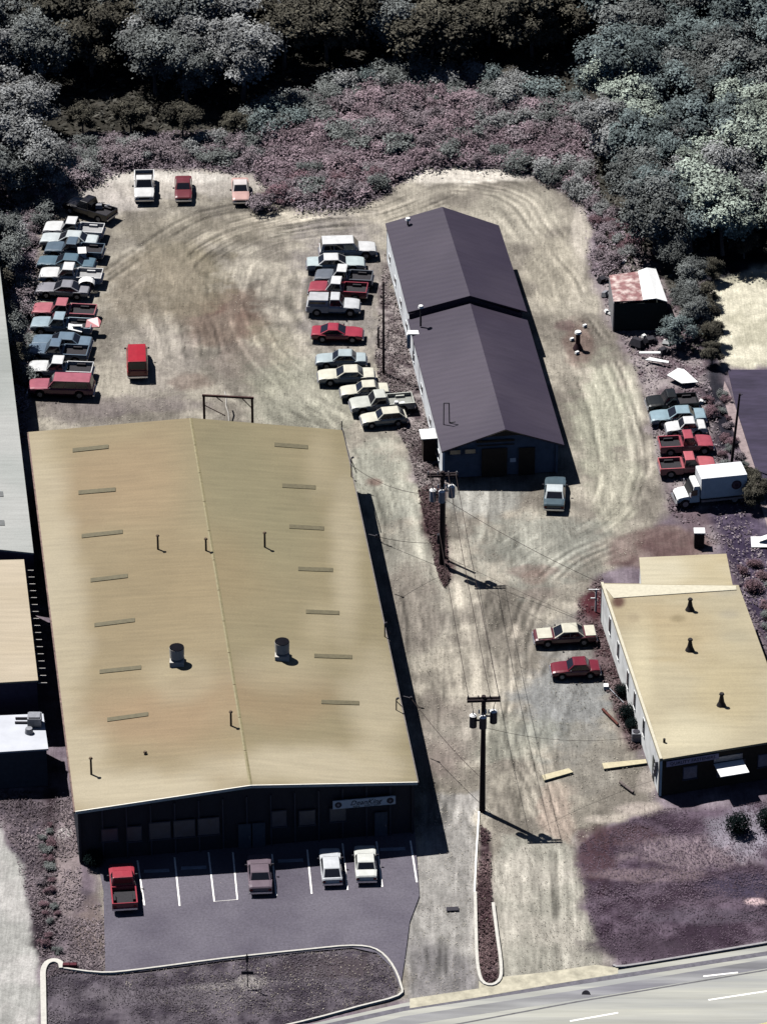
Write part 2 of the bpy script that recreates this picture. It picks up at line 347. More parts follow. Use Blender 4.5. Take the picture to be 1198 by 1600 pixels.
for rot_, sx_, sy_, sc_, amp_ in ((R(-8), 5.0, .35, 1.0, .13), (R(25), 3.0, .5, 1.0, .07), (0, 1, 1, 13.0, .16)):
    mp_ = N_.new('ShaderNodeMapping'); mp_.inputs['Rotation'].default_value = (0, 0, rot_); mp_.inputs['Scale'].default_value = (sx_, sy_, 1); nt_.links.new(tc_.outputs['Object'], mp_.inputs[0])
    nn_ = N_.new('ShaderNodeTexNoise'); nn_.inputs['Scale'].default_value = sc_; nn_.inputs['Detail'].default_value = 5; nt_.links.new(mp_.outputs[0], nn_.inputs['Vector'])
    ma_ = N_.new('ShaderNodeMapRange'); ma_.inputs['From Min'].default_value = .32; ma_.inputs['From Max'].default_value = .68; ma_.inputs['To Min'].default_value = 1-amp_; ma_.inputs['To Max'].default_value = 1+amp_; nt_.links.new(nn_.outputs['Fac'], ma_.inputs['Value'])
    sc2 = N_.new('ShaderNodeVectorMath'); sc2.operation = 'SCALE'; nt_.links.new(src_, sc2.inputs[0]); nt_.links.new(ma_.outputs[0], sc2.inputs['Scale']); src_ = sc2.outputs[0]
nt_.links.new(src_, bs_.inputs['Base Color'])
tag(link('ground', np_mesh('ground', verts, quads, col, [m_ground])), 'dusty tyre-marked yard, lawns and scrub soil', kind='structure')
# land beyond the surveyed part
m_far = mat('distant_scrub', (.035, .035, .03), .95, noise=.5, scale=.08, spec=.1, dirt=(.10, .09, .08), dirt_scale=.01)
fg = MB(); Rr = 4000
for x0, x1, y0, y1 in ((-Rr, Rr, 189, Rr), (-Rr, Rr, -Rr, -94.5), (-Rr, -69.5, -94.5, 189), (74.5, Rr, -94.5, 189)):
    fg.add([(x0, y0, -.12), (x1, y0, -.12), (x1, y1, -.12), (x0, y1, -.12)], [(0, 1, 2, 3)])
tag(fg.build('outer_terrain', m_far), 'scrub land stretching away around the yard', kind='structure')

def sheet(name, pl, z, m, label, th=.05, kind='structure'):
    pts = wp(pl); mb = MB(); mb.prism(pts, z-th, z)
    me = mb.mesh(name, m); bm = bmesh.new(); bm.from_mesh(me); bmesh.ops.recalc_face_normals(bm, faces=bm.faces); bm.to_mesh(me); bm.free()
    return tag(link(name, me), label, kind=kind)
m_asph = mat('worn_purple_asphalt', (.150, .140, .172), .9, noise=.24, scale=5, bump=.015, dirt=(.095, .086, .115), dirt_scale=.16)
ASPH = [(162,1392),(150,1330),(150,1200),(640,1190),(655,1400),(640,1440),(632,1500),(625,1545),(612,1512),(588,1489),(550,1481),(480,1487),(350,1501),(220,1518),(165,1521)]
sheet('parking_lot', ASPH, .02, m_asph, 'worn grey-purple asphalt car park in front of the tan-roofed building')
m_road = mat('sun_bleached_road', (.36, .37, .36), .9, noise=.22, scale=.9, bump=.01, stretch=(R(-14.5), .05, 1.0), dirt=(.50, .50, .43), dirt_scale=.55)
ROAD = [(-400,1790),(470,1604),(630,1568),(700,1557),(960,1517),(1198,1478),(1700,1390),(1700,1800),(-400,2200)]
sheet('road', ROAD, .03, m_road, 'pale worn road crossing the bottom of the picture')
m_gut = mat('cream_concrete_apron', (.52, .49, .38), .9, noise=.3, scale=1.2, bump=.01)
sheet('driveway_apron', [(640,1561),(748,1545),(748,1533),(753,1538),(778,1537),(784,1527),(850,1520),(930,1508),(965,1513),(965,1522),(850,1541),(740,1560),(640,1576)], .04, m_gut, 'cream concrete apron where the driveways meet the road')
m_asph2 = mat('dark_purple_asphalt', (.050, .040, .075), .85, noise=.3, scale=2, bump=.01, stretch=(R(-65), .25, 1.0), dirt=(.030, .024, .048), dirt_scale=.3)
sheet('side_driveway', [(1136,578),(1300,578),(1400,900),(1300,960),(1198,792),(1150,640)], .03, m_asph2, 'dark purple asphalt driveway at the right edge')
m_side = mat('pinkish_concrete_strip', (.34, .27, .27), .9, noise=.3, scale=2, bump=.01)
sheet('side_pavement', [(1131,596),(1138,610),(1151,645),(1199,795),(1220,850),(1206,850),(1185,780),(1140,660),(1128,615)], .035, m_side, 'pinkish concrete edge of the dark driveway')

def kerb(pl, w=.17, h=.14, m=None, label='', k=3, name='kerb'):
    pts = spline(wp(pl), k) if k > 1 else wp(pl); L_ = offset_line(pts, w/2); R_ = offset_line(pts, -w/2); mb = MB(); n = len(pts)
    vs = [(p[0], p[1], -.05) for p in L_]+[(p[0], p[1], h) for p in L_]+[(p[0], p[1], h) for p in R_]+[(p[0], p[1], -.05) for p in R_]
    fs = []
    for i in range(n-1):
        for a, b in ((0, 1), (1, 2), (2, 3)): fs.append((a*n+i, a*n+i+1, b*n+i+1, b*n+i))
    fs += [(0, n, 2*n, 3*n), (n-1, 4*n-1, 3*n-1, 2*n-1)]
    mb.add(vs, fs); me = mb.mesh(name, m or M['concrete']); bm = bmesh.new(); bm.from_mesh(me); bmesh.ops.recalc_face_normals(bm, faces=bm.faces); bm.to_mesh(me); bm.free()
    return tag(link(name, me), label, kind='structure')
m_k = mat('white_kerb', (.47, .46, .42), .85, noise=.15, scale=4)
kerb([(100,1514),(160,1521),(220,1516),(350,1499),(480,1485),(550,1479),(588,1485),(612,1508),(626,1540),(622,1557),(560,1574),(470,1598),(300,1636)], .15, .14, m_k, 'white kerb round the grass island below the car park')
kerb([(70,1680),(69,1600),(68,1540),(68,1518),(74,1506),(85,1502),(95,1506),(97,1514)], .42, .14, m_k, 'broad white hooked kerb at the bottom left')
kerb([(742,1395),(743,1440),(745,1500),(752,1533),(768,1540),(781,1530),(782,1505),(776,1460),(770,1412)], .24, .14, m_k, 'white kerb round the narrow planted median')
kerb([(1300,1458),(1198,1474),(1080,1494),(975,1511),(958,1509)], .2, .14, mat('grey_kerb', (.36, .35, .36), .85, noise=.2), 'grey kerb between the right lawn and the road')
def stripe(pl, w, m, label, z=.036, name='painted_line'):
    pts = wp(pl); L_ = offset_line(pts, w/2); R_ = offset_line(pts, -w/2); mb = MB(); n = len(pts)
    mb.add([(p[0], p[1], z) for p in L_]+[(p[0], p[1], z) for p in R_], [(i, n+i, n+i+1, i+1) for i in range(n-1)])
    return tag(mb.build(name, m), label, kind='structure')
for i, (a, b) in enumerate([((215,1345),(226,1415)),((273,1340),(281,1416)),((425,1335),(432,1400)),((480,1328),(487,1397)),((535,1318),(543,1391)),((588,1315),(597,1386)),((641,1314),(651,1379))]):
    stripe([a, b], .13, M['roadpaint'], 'white bay line painted on the asphalt car park')
stripe([(326,1332),(335,1409),(371,1406),(364,1332)], .12, M['roadpaint'], 'white U-shaped bay marking on the asphalt')
for pl, m in [([(1098,1526),(1152,1520)], 'roadpaint'), ([(1106,1563),(1198,1549)], 'roadpaint'), ([(890,1596),(965,1583)], 'roadpaint'), ([(1000,1640),(1240,1590)], 'yellowpaint'), ([(1300,1490),(1420,1470)], 'roadpaint')]:
    stripe(pl, .16, M[m], 'worn lane line painted on the road', .036)
stripe([(748,1268),(744,1330),(741,1395)], .14, M['roadpaint'], 'white edge line running up to the utility pole', .02)
stripe([(-300,1790),(470,1612),(630,1577),(960,1527),(1198,1490),(1500,1440)], .5, mat('gutter_pan', (.15, .145, .17), .9, noise=.3, scale=2), 'dark stained gutter line along the road', .034, 'gutter')
stripe([(-300,1818),(470,1640),(630,1596),(960,1546),(1198,1506),(1500,1454)], 1.1, mat('tyre_darkened_lane', (.215, .215, .24), .9, noise=.35, scale=.8, stretch=(R(-14.5), .08, 1.0), dirt=(.33,.335,.33), dirt_scale=.5), 'darker tyre-worn lane along the road', .033, 'worn_lane')
stripe([(-300,1900),(600,1622),(900,1566),(1198,1516),(1500,1468)], .16, mat('road_joint', (.14, .14, .15), .9, noise=.3, scale=2), 'dark joint along the road', .034, 'road_joint')
tag(MB().prism([(v.x, v.y) for v in [W(697,1418),W(716,1417),W(716,1423),W(697,1424)]], .0, .05).build('drain_grate', M['darksteel']), 'small dark drain grate in the middle of the left driveway', 'grate')
tag(MB().tube(W(915,1554,.03), W(915,1554,.045), .33, .33, 14).build('manhole_cover', M['darksteel']), 'round black manhole cover in the road', 'manhole cover')

# ------------------------------------------------------------------ BUILDINGS
def wallbox(mb, a, b, z0, z1, t, mi=0):        # wall from a to b with thickness t to its inside (left of a->b)
    a = Vector(a[:2]); b = Vector(b[:2]); d = (b-a).normalized(); n = Vector((-d.y, d.x))*t
    mb.prism([a, b, b+n, a+n], z0, z1, mi)
def onwall(a, b, u, z, out=0.0):               # a point u metres along wall a->b, z up, out metres in front (right of a->b)
    a = Vector(a[:2]); b = Vector(b[:2]); d = (b-a).normalized(); n = Vector((d.y, -d.x)); p = a+d*u+n*out
    return Vector((p.x, p.y, z))
def wallpanel(name, a, b, u0, u1, z0, z1, t, m, parent, out=.003):
    pts = [onwall(a, b, u0, z0, out), onwall(a, b, u1, z0, out), onwall(a, b, u1, z0, out+t), onwall(a, b, u0, z0, out+t)]
    return MB().prism([(p.x, p.y) for p in pts], z0, z1).build(name, m, parent)
def window(a, b, u, z, w, h, parent, glass=None, frame=None):
    f = wallpanel('window', a, b, u-w/2-.06, u+w/2+.06, z-.06, z+h+.06, .04, frame or M['steel'], parent)
    wallpanel('pane', a, b, u-w/2, u+w/2, z, z+h, .03, glass or M['glass'], f, .045)
    wallpanel('sill', a, b, u-w/2-.1, u+w/2+.1, z-.14, z-.07, .10, frame or M['steel'], f)
    return f
def wallobj(name, a, b, z0, z1, t, m, parent, label=None):
    mb = MB(); wallbox(mb, a, b, z0, z1, t); o = mb.build(name, m, parent)
    if label: o['label'] = label
    return o
def pipe_vent(pos, h, r, m, parent, cap=True, name='vent_pipe'):
    mb = MB(); mb.tube(pos, pos+Vector((0, 0, h)), r, r*.9, 8)
    if cap: mb.tube(pos+Vector((0, 0, h)), pos+Vector((0, 0, h+.12)), r*1.9, r*1.2, 8)
    return mb.build(name, m, parent)

# --- the big tan-roofed building
def metal_roof_mat(name, ca, cb, cc, ang, rib=3.3, attr=False):
    ca, cb, cc = [tuple(c*.73 for c in q) for q in (ca, cb, cc)]
    m = bpy.data.materials.new(name); m.use_nodes = True; nt = m.node_tree; N = nt.nodes; L = nt.links; b = N['Principled BSDF']
    b.inputs['Roughness'].default_value = .55; b.inputs['Specular IOR Level'].default_value = .25
    tc = N.new('ShaderNodeTexCoord')
    n1 = N.new('ShaderNodeTexNoise'); n1.inputs['Scale'].default_value = .07; n1.inputs['Detail'].default_value = 3; L.new(tc.outputs['Object'], n1.inputs['Vector'])
    cr = N.new('ShaderNodeValToRGB'); e = cr.color_ramp.elements; e[0].position = .38; e[0].color = (*ca, 1); e[1].position = .62; e[1].color = (*cc, 1)
    x = e.new(.5); x.color = (*cb, 1); L.new(n1.outputs['Fac'], cr.inputs[0])
    mp = N.new('ShaderNodeMapping'); mp.inputs['Rotation'].default_value = (0, 0, ang); mp.inputs['Scale'].default_value = (.25, 2.6, 1); L.new(tc.outputs['Object'], mp.inputs[0])
    n2 = N.new('ShaderNodeTexNoise'); n2.inputs['Scale'].default_value = 1.0; n2.inputs['Detail'].default_value = 5; L.new(mp.outputs[0], n2.inputs['Vector'])
    n3 = N.new('ShaderNodeTexNoise'); n3.inputs['Scale'].default_value = 9; n3.inputs['Detail'].default_value = 4; L.new(tc.outputs['Object'], n3.inputs['Vector'])
    ad = N.new('ShaderNodeMath'); ad.operation = 'ADD'; L.new(n2.outputs['Fac'], ad.inputs[0]); L.new(n3.outputs['Fac'], ad.inputs[1])
    mr = N.new('ShaderNodeMapRange'); mr.inputs['From Min'].default_value = .6; mr.inputs['From Max'].default_value = 1.4; mr.inputs['To Min'].default_value = .84; mr.inputs['To Max'].default_value = 1.16
    L.new(ad.outputs[0], mr.inputs['Value']); mul = N.new('ShaderNodeVectorMath'); mul.operation = 'SCALE'
    L.new(cr.outputs[0], mul.inputs[0])
    if attr: at_ = N.new('ShaderNodeAttribute'); at_.attribute_name = 'tone'; L.new(at_.outputs['Color'], mul.inputs[0])
    L.new(mr.outputs[0], mul.inputs['Scale']); L.new(mul.outputs[0], b.inputs['Base Color'])
    mp2 = N.new('ShaderNodeMapping'); mp2.inputs['Rotation'].default_value = (0, 0, ang); L.new(tc.outputs['Object'], mp2.inputs[0])
    wv = N.new('ShaderNodeTexWave'); wv.bands_direction = 'Y'; wv.inputs['Scale'].default_value = rib/2; L.new(mp2.outputs[0], wv.inputs['Vector'])
    bp = N.new('ShaderNodeBump'); bp.inputs['Strength'].default_value = .25; bp.inputs['Distance'].default_value = .02; L.new(wv.outputs['Fac'], bp.inputs['Height']); L.new(bp.outputs[0], b.inputs['Normal'])
    return m
m_tan = metal_roof_mat('tan_metal_roof', (.275, .235, .145), (.330, .270, .175), (.44, .385, .275), R(5.5))
EH = 5.2; RH = 1.05
BL, BR, FL, FR = W(45,675,EH), W(535,672,EH), W(118,1268,EH), W(652,1222,EH)
BA, FA = W(298,653,EH+RH), W(392,1227,EH+RH)
big = empty('metal_roofed_building', (FL+FR)/2-Vector((0, 0, EH)))
tag(big, 'largest building, wide low-pitched tan metal roof with dark skylight strips and two drum ventilators', 'building')
big_off = -big.location
def bigp(mb, name, m, parent=big, label=None):
    o = mb.build(name, m, parent)
    if parent is big: o.location = big_off
    if label: o['label'] = label
    return o
def slab(pts, t): # roof slab, top surface through pts
    dn = Vector((0, 0, -t)); n = len(pts); vs = [Vector(p) for p in pts]+[Vector(p)+dn for p in pts]
    return MB().add(vs, [tuple(range(n)), tuple(range(2*n-1, n-1, -1))]+[(i, n+i, n+(i+1) % n, (i+1) % n) for i in range(n)])
m_tanw = metal_roof_mat('tan_roof_stains_and_glare', (.3,.3,.2), (.3,.3,.2), (.3,.3,.2), R(5.5), attr=True)
ORG, GRN, PAL, OCH, GLARE = (.36,.265,.175), (.265,.250,.170), (.43,.39,.295), (.305,.250,.160), (.54,.50,.41)  # palest tones paint glare into the roof edges and bright patches
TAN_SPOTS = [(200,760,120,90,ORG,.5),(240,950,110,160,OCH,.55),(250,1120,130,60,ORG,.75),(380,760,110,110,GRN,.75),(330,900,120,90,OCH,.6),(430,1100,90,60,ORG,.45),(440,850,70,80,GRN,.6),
 (60,800,50,190,GLARE,.65),(90,1000,50,160,GLARE,.6),(120,1180,60,60,GLARE,.6),(200,1235,170,36,GLARE,.85),(480,1195,180,40,GLARE,.85),(590,1120,50,110,GLARE,.6),(540,880,32,160,GLARE,.5),(500,720,30,60,PAL,.5),
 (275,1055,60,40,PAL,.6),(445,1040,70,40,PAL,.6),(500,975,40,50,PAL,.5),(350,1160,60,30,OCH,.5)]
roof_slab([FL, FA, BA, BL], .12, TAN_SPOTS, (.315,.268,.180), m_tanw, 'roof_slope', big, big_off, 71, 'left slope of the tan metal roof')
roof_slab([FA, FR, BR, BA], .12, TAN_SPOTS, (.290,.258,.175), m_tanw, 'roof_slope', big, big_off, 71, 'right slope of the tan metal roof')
rc = MB()
for i in range(12):
    a = FA.lerp(BA, i/12+.001); b = FA.lerp(BA, (i+1)/12-.001); d = (BR-BL).normalized()*.13
    rc.plate([a-d+Vector((0,0,-.01)), a+Vector((0,0,.03)), b+Vector((0,0,.03)), b-d+Vector((0,0,-.01))], .012); rc.plate([a+Vector((0,0,.03)), a+d+Vector((0,0,-.01)), b+d+Vector((0,0,-.01)), b+Vector((0,0,.03))], .012)
bigp(rc, 'ridge_cap', mat('ridge_cap_tan', (.27, .235, .13), .6, noise=.2))
m_trim = mat('pale_roof_trim', (.70, .68, .60), .6, noise=.1)
m_gutter = mat('stained_gutter', (.22, .15, .13), .8, noise=.6, scale=3)
def edge(a, b, w, h, m, name, zo=0.0, parent=big):
    a = Vector(a)+Vector((0,0,zo)); b = Vector(b)+Vector((0,0,zo)); d = (b-a).normalized(); n = Vector((d.y, -d.x, 0)).normalized()*w
    dn = Vector((0, 0, -h)); mb = MB(); vs = [a, b, b+n, a+n, a+dn, b+dn, b+n+dn, a+n+dn]
    mb.add(vs, [(0,3,2,1),(4,5,6,7),(0,1,5,4),(1,2,6,5),(2,3,7,6),(3,0,4,7)]); return mb
for nm_, a, b in (('gable_trim', FL, FA), ('gable_trim', FA, FR)): bigp(edge(a, b, .09, .26, m_trim, nm_, .045), nm_, m_trim)
bigp(edge(BL, FL, .12, .14, m_gutter, 'gutter', -.02), 'gutter', m_gutter, label='rust-stained gutter on the left eave')
bigp(edge(FR, BR, .10, .14, m_trim, 'gutter', -.02), 'gutter', mat('grey_gutter', (.20, .18, .17), .8, noise=.3))
ins = .35
def shr(p, c, k=ins): v = Vector((c.x-p.x, c.y-p.y)).normalized()*k*1.3; return Vector((p.x+v.x, p.y+v.y, 0))
cen = (FL+FR+BL+BR)/4; wFL, wFR, wBR, wBL = [shr(p, cen) for p in (FL, FR, BR, BL)]
m_wallbig = mat('blue_grey_metal_siding', (.022, .026, .040), .75, noise=.2, scale=2, stretch=(0, 3, .3))
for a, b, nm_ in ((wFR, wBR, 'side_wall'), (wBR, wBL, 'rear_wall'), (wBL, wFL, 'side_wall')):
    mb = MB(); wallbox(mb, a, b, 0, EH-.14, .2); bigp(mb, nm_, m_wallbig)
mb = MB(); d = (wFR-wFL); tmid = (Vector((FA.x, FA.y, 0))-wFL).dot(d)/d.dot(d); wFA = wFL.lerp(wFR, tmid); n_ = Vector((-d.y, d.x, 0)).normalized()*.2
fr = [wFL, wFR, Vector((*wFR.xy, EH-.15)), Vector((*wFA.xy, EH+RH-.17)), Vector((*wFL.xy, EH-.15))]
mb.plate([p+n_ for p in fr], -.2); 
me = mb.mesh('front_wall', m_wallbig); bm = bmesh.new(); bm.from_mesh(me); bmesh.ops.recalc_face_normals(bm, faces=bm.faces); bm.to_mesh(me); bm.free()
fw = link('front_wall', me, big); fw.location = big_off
def grp(parent_name, objs): pass
m_bwin = mat('dim_shop_window', (.035, .05, .08), .5, noise=.3, scale=1.2, spec=.6)
m_bfr = mat('grey_window_frame', (.045, .055, .085), .6, noise=.2)
LW = (wFR-wFL).length
def onbig(o):
    o.location = big_off; return o
for u, z, w, h in [(2.4,1.9,1.2,1.1),(4.3,1.7,1.1,1.3),(6.3,1.7,1.6,1.5),(8.2,1.7,1.6,1.5),(10.1,1.7,1.6,1.5),(15.6,1.9,1.1,1.4),(17.8,1.8,1.2,1.3),(20.2,1.9,1.2,1.2)]:
    onbig(window(wFL, wFR, u, z, w, h, big, m_bwin, m_bfr))
for u in (12.9, 14.0, 23.6):
    dd = wallpanel('door', wFL, wFR, u-.5, u+.5, .05, 2.35, .05, mat('grey_blue_door', (.06, .08, .115), .6, noise=.2), big); onbig(dd)
    wallpanel('handle', wFL, wFR, u+.3, u+.38, 1.0, 1.2, .06, M['chrome'], dd, .055)
seam = MB()
for i in range(1, 14):
    u = LW*i/14; p = onwall(wFL, wFR, u, 0, .02); dxy = (wFR-wFL).normalized()*.05
    seam.prism([(p-dxy).xy, (p+dxy).xy, (p+dxy+Vector((0,.1,0))).xy, (p-dxy+Vector((0,.1,0))).xy], .02, EH-.3)
onbig(seam.build('siding_seam', m_bfr, big))
# skylight strips
m_sky = mat('grimy_skylight_panel', (.150, .132, .078), .6, noise=.2, scale=3)
def on_roof(x, y, up=0.02):
    for tri, in (((FL, FA, BA, BL),), ((FA, FR, BR, BA),)):
        n = (tri[1]-tri[0]).cross(tri[3]-tri[0]).normalized()
        if n.z < 0: n = -n
        o = Vector(CAM); dd = Vector(((x-599)/FPX, cp-(y-800)/FPX*sp, -sp-(y-800)/FPX*cp)); t = n.dot(tri[0]-o)/n.dot(dd); p = o+dd*t
        t_ = (p.y-FA.y)/(BA.y-FA.y); rx = FA.x+(BA.x-FA.x)*t_; left = tri[0] is FL
        if left == (p.x < rx): return p+n*up
    return p
sl = [((114,704),(170,698)),((123,770),(181,765)),((128,838),(192,831)),((142,907),(200,900)),((148,977),(211,969)),((156,1050),(221,1043)),((168,1125),(232,1116)),
      ((429,695),(481,699)),((441,759),(493,762)),((452,823),(506,826)),((466,889),(520,891)),((478,956),(530,958)),((491,1025),(550,1027)),((502,1097),(561,1099))]
for a, b in sl:
    p0 = on_roof(a[0], a[1]+3); p1 = on_roof(b[0], b[1]+3); p2 = on_roof(b[0], b[1]-3); p3 = on_roof(a[0], a[1]-3)
    bigp(MB().plate([p0, p1, p2, p3], .03), 'skylight', m_sky)
m_drum = mat('galvanised_drum', (.62, .60, .55), .5, noise=.15)
for x, y in ((277,1036),(441,1027)):
    c = on_roof(x, y, 0); mb = MB(); mb.box(c+Vector((0,0,.18)), (1.15,1.15,.45)); base = bigp(mb, 'ventilator', m_drum)
    mb = MB(); mb.tube(c+Vector((0,0,.40)), c+Vector((0,0,.62)), .30, .40, 14, False); mb.tube(c+Vector((0,0,.62)), c+Vector((0,0,1.5)), .58, .60, 18); mb.build('drum', m_drum, base)
    mb = MB(); mb.tube(c+Vector((0,0,1.505)), c+Vector((0,0,1.55)), .585, .585, 18); mb.build('dark_opening_disc', mat('dark_drum_opening', (.010,.010,.014), 1.0, spec=.05), base)  # black disc stands in for the dark inside of the open drum
m_pipe = mat('brown_vent_pipe', (.16, .115, .075), .7, noise=.3)
for x, y, h in [(247,858,1.4),(322,860,1.2),(414,855,1.5),(361,1134,1.4),(143,1210,1.6),(227,1178,.25)]:
    o = pipe_vent(on_roof(x, y, -.1), h, .09, m_pipe, big); o.location = big_off
# hooked service masts on the right eave
m_mast = M['darksteel']
for x, y, h in [(549,750,2.2),(601,1000,1.6),(619,1115,1.4)]:
    b0 = W(x, y, EH-.3); t0 = b0+Vector((0, 0, h)); mb = MB(); side = Vector((.45, -.2, 0))
    mb.tube(b0, t0, .05); mb.tube(t0, t0+Vector((.2,.0,.1)), .09); mb.tube(b0, b0+side, .05); mb.tube(t0-Vector((0,0,.2)), b0+side+Vector((0,0,.8)), .035)
    o = bigp(mb, 'service_mast', m_mast)
mb = MB(); p0 = W(534,672,EH); mb.tube(p0-Vector((0,0,.3)), p0+Vector((0,0,.9)), .05); mb.path([p0+Vector((0,0,.3)), W(548,722,EH+.5)], .04); bigp(mb, 'service_conduit', m_mast)
for x, y in [(588,838),(642,1091)]:
    p0 = W(x-12, y-3, EH-.5); bigp(MB().path([p0, W(x, y, EH-.4)], .05).tube(W(x,y,EH-.4)-Vector((0,0,.1)), W(x,y,EH-.4)+Vector((0,0,.15)), .09), 'wire_bracket', m_mast)
# shop sign on the front wall
def text_mesh(txt, size, m, shear=0.0, depth=.012, name='lettering'):
    cu = bpy.data.curves.new('t', 'FONT'); cu.body = txt; cu.size = size; cu.shear = shear; cu.extrude = depth; cu.align_x = 'CENTER'; cu.align_y = 'CENTER'; cu.resolution_u = 2
    o = bpy.data.objects.new('t', cu); C.objects.link(o); bpy.context.view_layer.update()
    me = bpy.data.meshes.new_from_object(o); bpy.data.objects.remove(o); me.name = name; me.materials.clear(); me.materials.append(m); return me
def wall_text(txt, size, m, a, b, u, z, out, parent, shear=0.0, name='lettering'):
    p = onwall(a, b, u, z, out); d = (Vector(b)-Vector(a)); ang_ = math.atan2(d.y, d.x)
    o = link(name, text_mesh(txt, size, m, shear), parent); o.matrix_local = Matrix.Translation(p) @ Matrix.Rotation(ang_, 4, 'Z') @ Matrix.Rotation(math.pi/2, 4, 'X'); return o
m_sign = mat('white_sign_board', (1.0, 1.0, 1.0), .5, noise=.1)
m_ink = mat('black_sign_ink', (.012, .012, .03), .6, noise=.1)
us = LW*(519-118)/(652-118)+.1; ue = LW*(619-118)/(652-118)+.1
sg = wallpanel('shop_sign', wFL, wFR, us, ue, 3.25, 4.0, .1, m_sign, big, .25); sg.location = big_off
um = (us+ue)/2
wall_text('DeanKing', .62, m_ink, wFL, wFR, um+.1, 3.68, .36, sg, .4)
wall_text('BLDG.      SUPPLY CO.', .2, m_ink, wFL, wFR, um+.1, 3.35, .36, sg)
for u in (us+.42, ue-.42):
    a_ = onwall(wFL, wFR, u, 3.63, .352); b_ = onwall(wFL, wFR, u, 3.63, .39); MB().tube(a_, b_, .27, .27, 18).build('round_emblem', m_ink, sg)
    a_ = onwall(wFL, wFR, u, 3.63, .392); b_ = onwall(wFL, wFR, u, 3.63, .40); MB().tube(a_, b_, .12, .12, 5).build('emblem_mark', mat('grey_emblem', (.3,.3,.34), .6), sg)

# --- the dark-roofed building
m_dark = metal_roof_mat('dark_purple_roof', (.044, .035, .058), (.053, .043, .066), (.067, .055, .079), R(12), .8)
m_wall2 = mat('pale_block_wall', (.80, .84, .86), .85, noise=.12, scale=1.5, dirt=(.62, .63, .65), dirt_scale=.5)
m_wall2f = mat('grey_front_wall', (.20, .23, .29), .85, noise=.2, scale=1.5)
E2 = 3.15; R2 = 1.9; ST = .7
f0, f1 = W(690,706,E2), W(881,695,E2); fa = W(789,671,E2+R2)
m0, m1 = W(638,492,E2), W(826,490,E2); ma = W(734,463,E2+R2)
b0, b1 = W(602,349,E2+ST), W(779,352,E2+ST); ba = W(691,323,E2+ST+R2)
up = Vector((0, 0, ST)); mid2 = empty('dark_roofed_workshop', (f0+f1)/2-Vector((0,0,E2))); off2 = -mid2.location
tag(mid2, 'long workshop with a stepped dark purple gable roof and pale left wall', 'building')
def P2(mb, name, m, label=None, parent=mid2):
    me = mb.mesh(name, m); bm = bmesh.new(); bm.from_mesh(me); bmesh.ops.recalc_face_normals(bm, faces=bm.faces); bm.to_mesh(me); bm.free()
    o = link(name, me, parent)
    if parent in (mid2,): o.location = off2
    if label: o['label'] = label
    return o
n0, n1, na = W(637,488,E2+ST), W(823,487,E2+ST), W(734,462,E2+ST+R2)
# roof step plane: keep the rear section's front edge right above the middle line
m0 = n0-up; m1 = n1-up; ma = na-up
P2(slab([f0, fa, ma, m0], .14), 'roof_slope', m_dark, 'front left roof slope'); P2(slab([fa, f1, m1, ma], .14), 'roof_slope', m_dark, 'front right roof slope')
P2(slab([n0, na, ba, b0], .14), 'roof_slope', m_dark, 'rear left roof slope, one step higher'); P2(slab([na, n1, b1, ba], .14), 'roof_slope', m_dark, 'rear right roof slope, one step higher')
cen2 = (f0+f1+b0+b1)/4
def inset(p, q, k): d = (q-p).normalized()*k; return Vector((p.x+d.x, p.y+d.y, 0))
q0 = inset(f0, f1, .12); q1 = inset(f1, f0, .45); r0 = inset(b0, b1, .12); r1 = inset(b1, b0, .45); s0 = inset(m0, m1, .12); s1 = inset(m1, m0, .45)
axd = (s0-q0).normalized(); q0 += axd*.5; q1 += axd*.5
for a, b, z, lab in ((s0, q0, E2-.12, None), (r0, s0, E2+ST-.12, None), (q1, s1, E2-.12, None), (s1, r1, E2+ST-.12, None), (r1, r0, E2+ST-.12, None)):
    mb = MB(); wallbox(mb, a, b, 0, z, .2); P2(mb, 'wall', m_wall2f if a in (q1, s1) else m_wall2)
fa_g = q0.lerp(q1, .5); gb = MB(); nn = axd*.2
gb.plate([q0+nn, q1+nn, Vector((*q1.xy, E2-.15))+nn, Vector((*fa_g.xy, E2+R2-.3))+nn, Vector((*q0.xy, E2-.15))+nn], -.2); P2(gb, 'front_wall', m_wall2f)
sg2 = MB(); mgA = s0.lerp(s1, .5)
sg2.plate([Vector((*s0.xy, E2-.1)), Vector((*s1.xy, E2-.1)), Vector((*s1.xy, E2+ST-.15)), Vector((*mgA.xy, E2+ST+R2-.17)), Vector((*s0.xy, E2+ST-.15))], .1); P2(sg2, 'step_gable', m_dark)
m_dk2 = mat('brown_black_door', (.030, .024, .020), .8, noise=.3)
L2 = (q1-q0).length
def panel2(name, u0, u1, z0, z1, t, m, out=.003):
    o = wallpanel(name, q0, q1, u0, u1, z0, z1, t, m, mid2, out); o.location = off2; return o
panel2('roller_door', L2*.34, L2*.56, .05, 2.9, .06, m_dk2); panel2('roller_door', L2*.66, L2*.80, .05, 2.8, .06, m_dk2)
panel2('gable_vent', L2*.29, L2*.62, 3.55, 3.75, .05, m_dk2)
for u in (.11, .24):
    o = window(q0, q1, L2*u, 2.55, .9, .4, mid2, M['glass'], m_wall2f); o.location = off2
panel2('notice_plate', L2*.585, L2*.635, 1.4, 1.8, .04, m_sign)
panel2('sign_band', L2*.30, L2*.62, 3.2, 3.28, .05, m_dk2)
pk = MB(); e = (f1-f0).normalized(); c_ = fa-Vector((0,0,.16)); pk.plate([c_-e*1.6-Vector((0,0,.45)), c_+e*1.6-Vector((0,0,.45)), c_+Vector((0,0,.1))], .06); P2(pk, 'gable_peak', m_dk2)
L2w = (q0-s0).length; L2r = (s0-r0).length
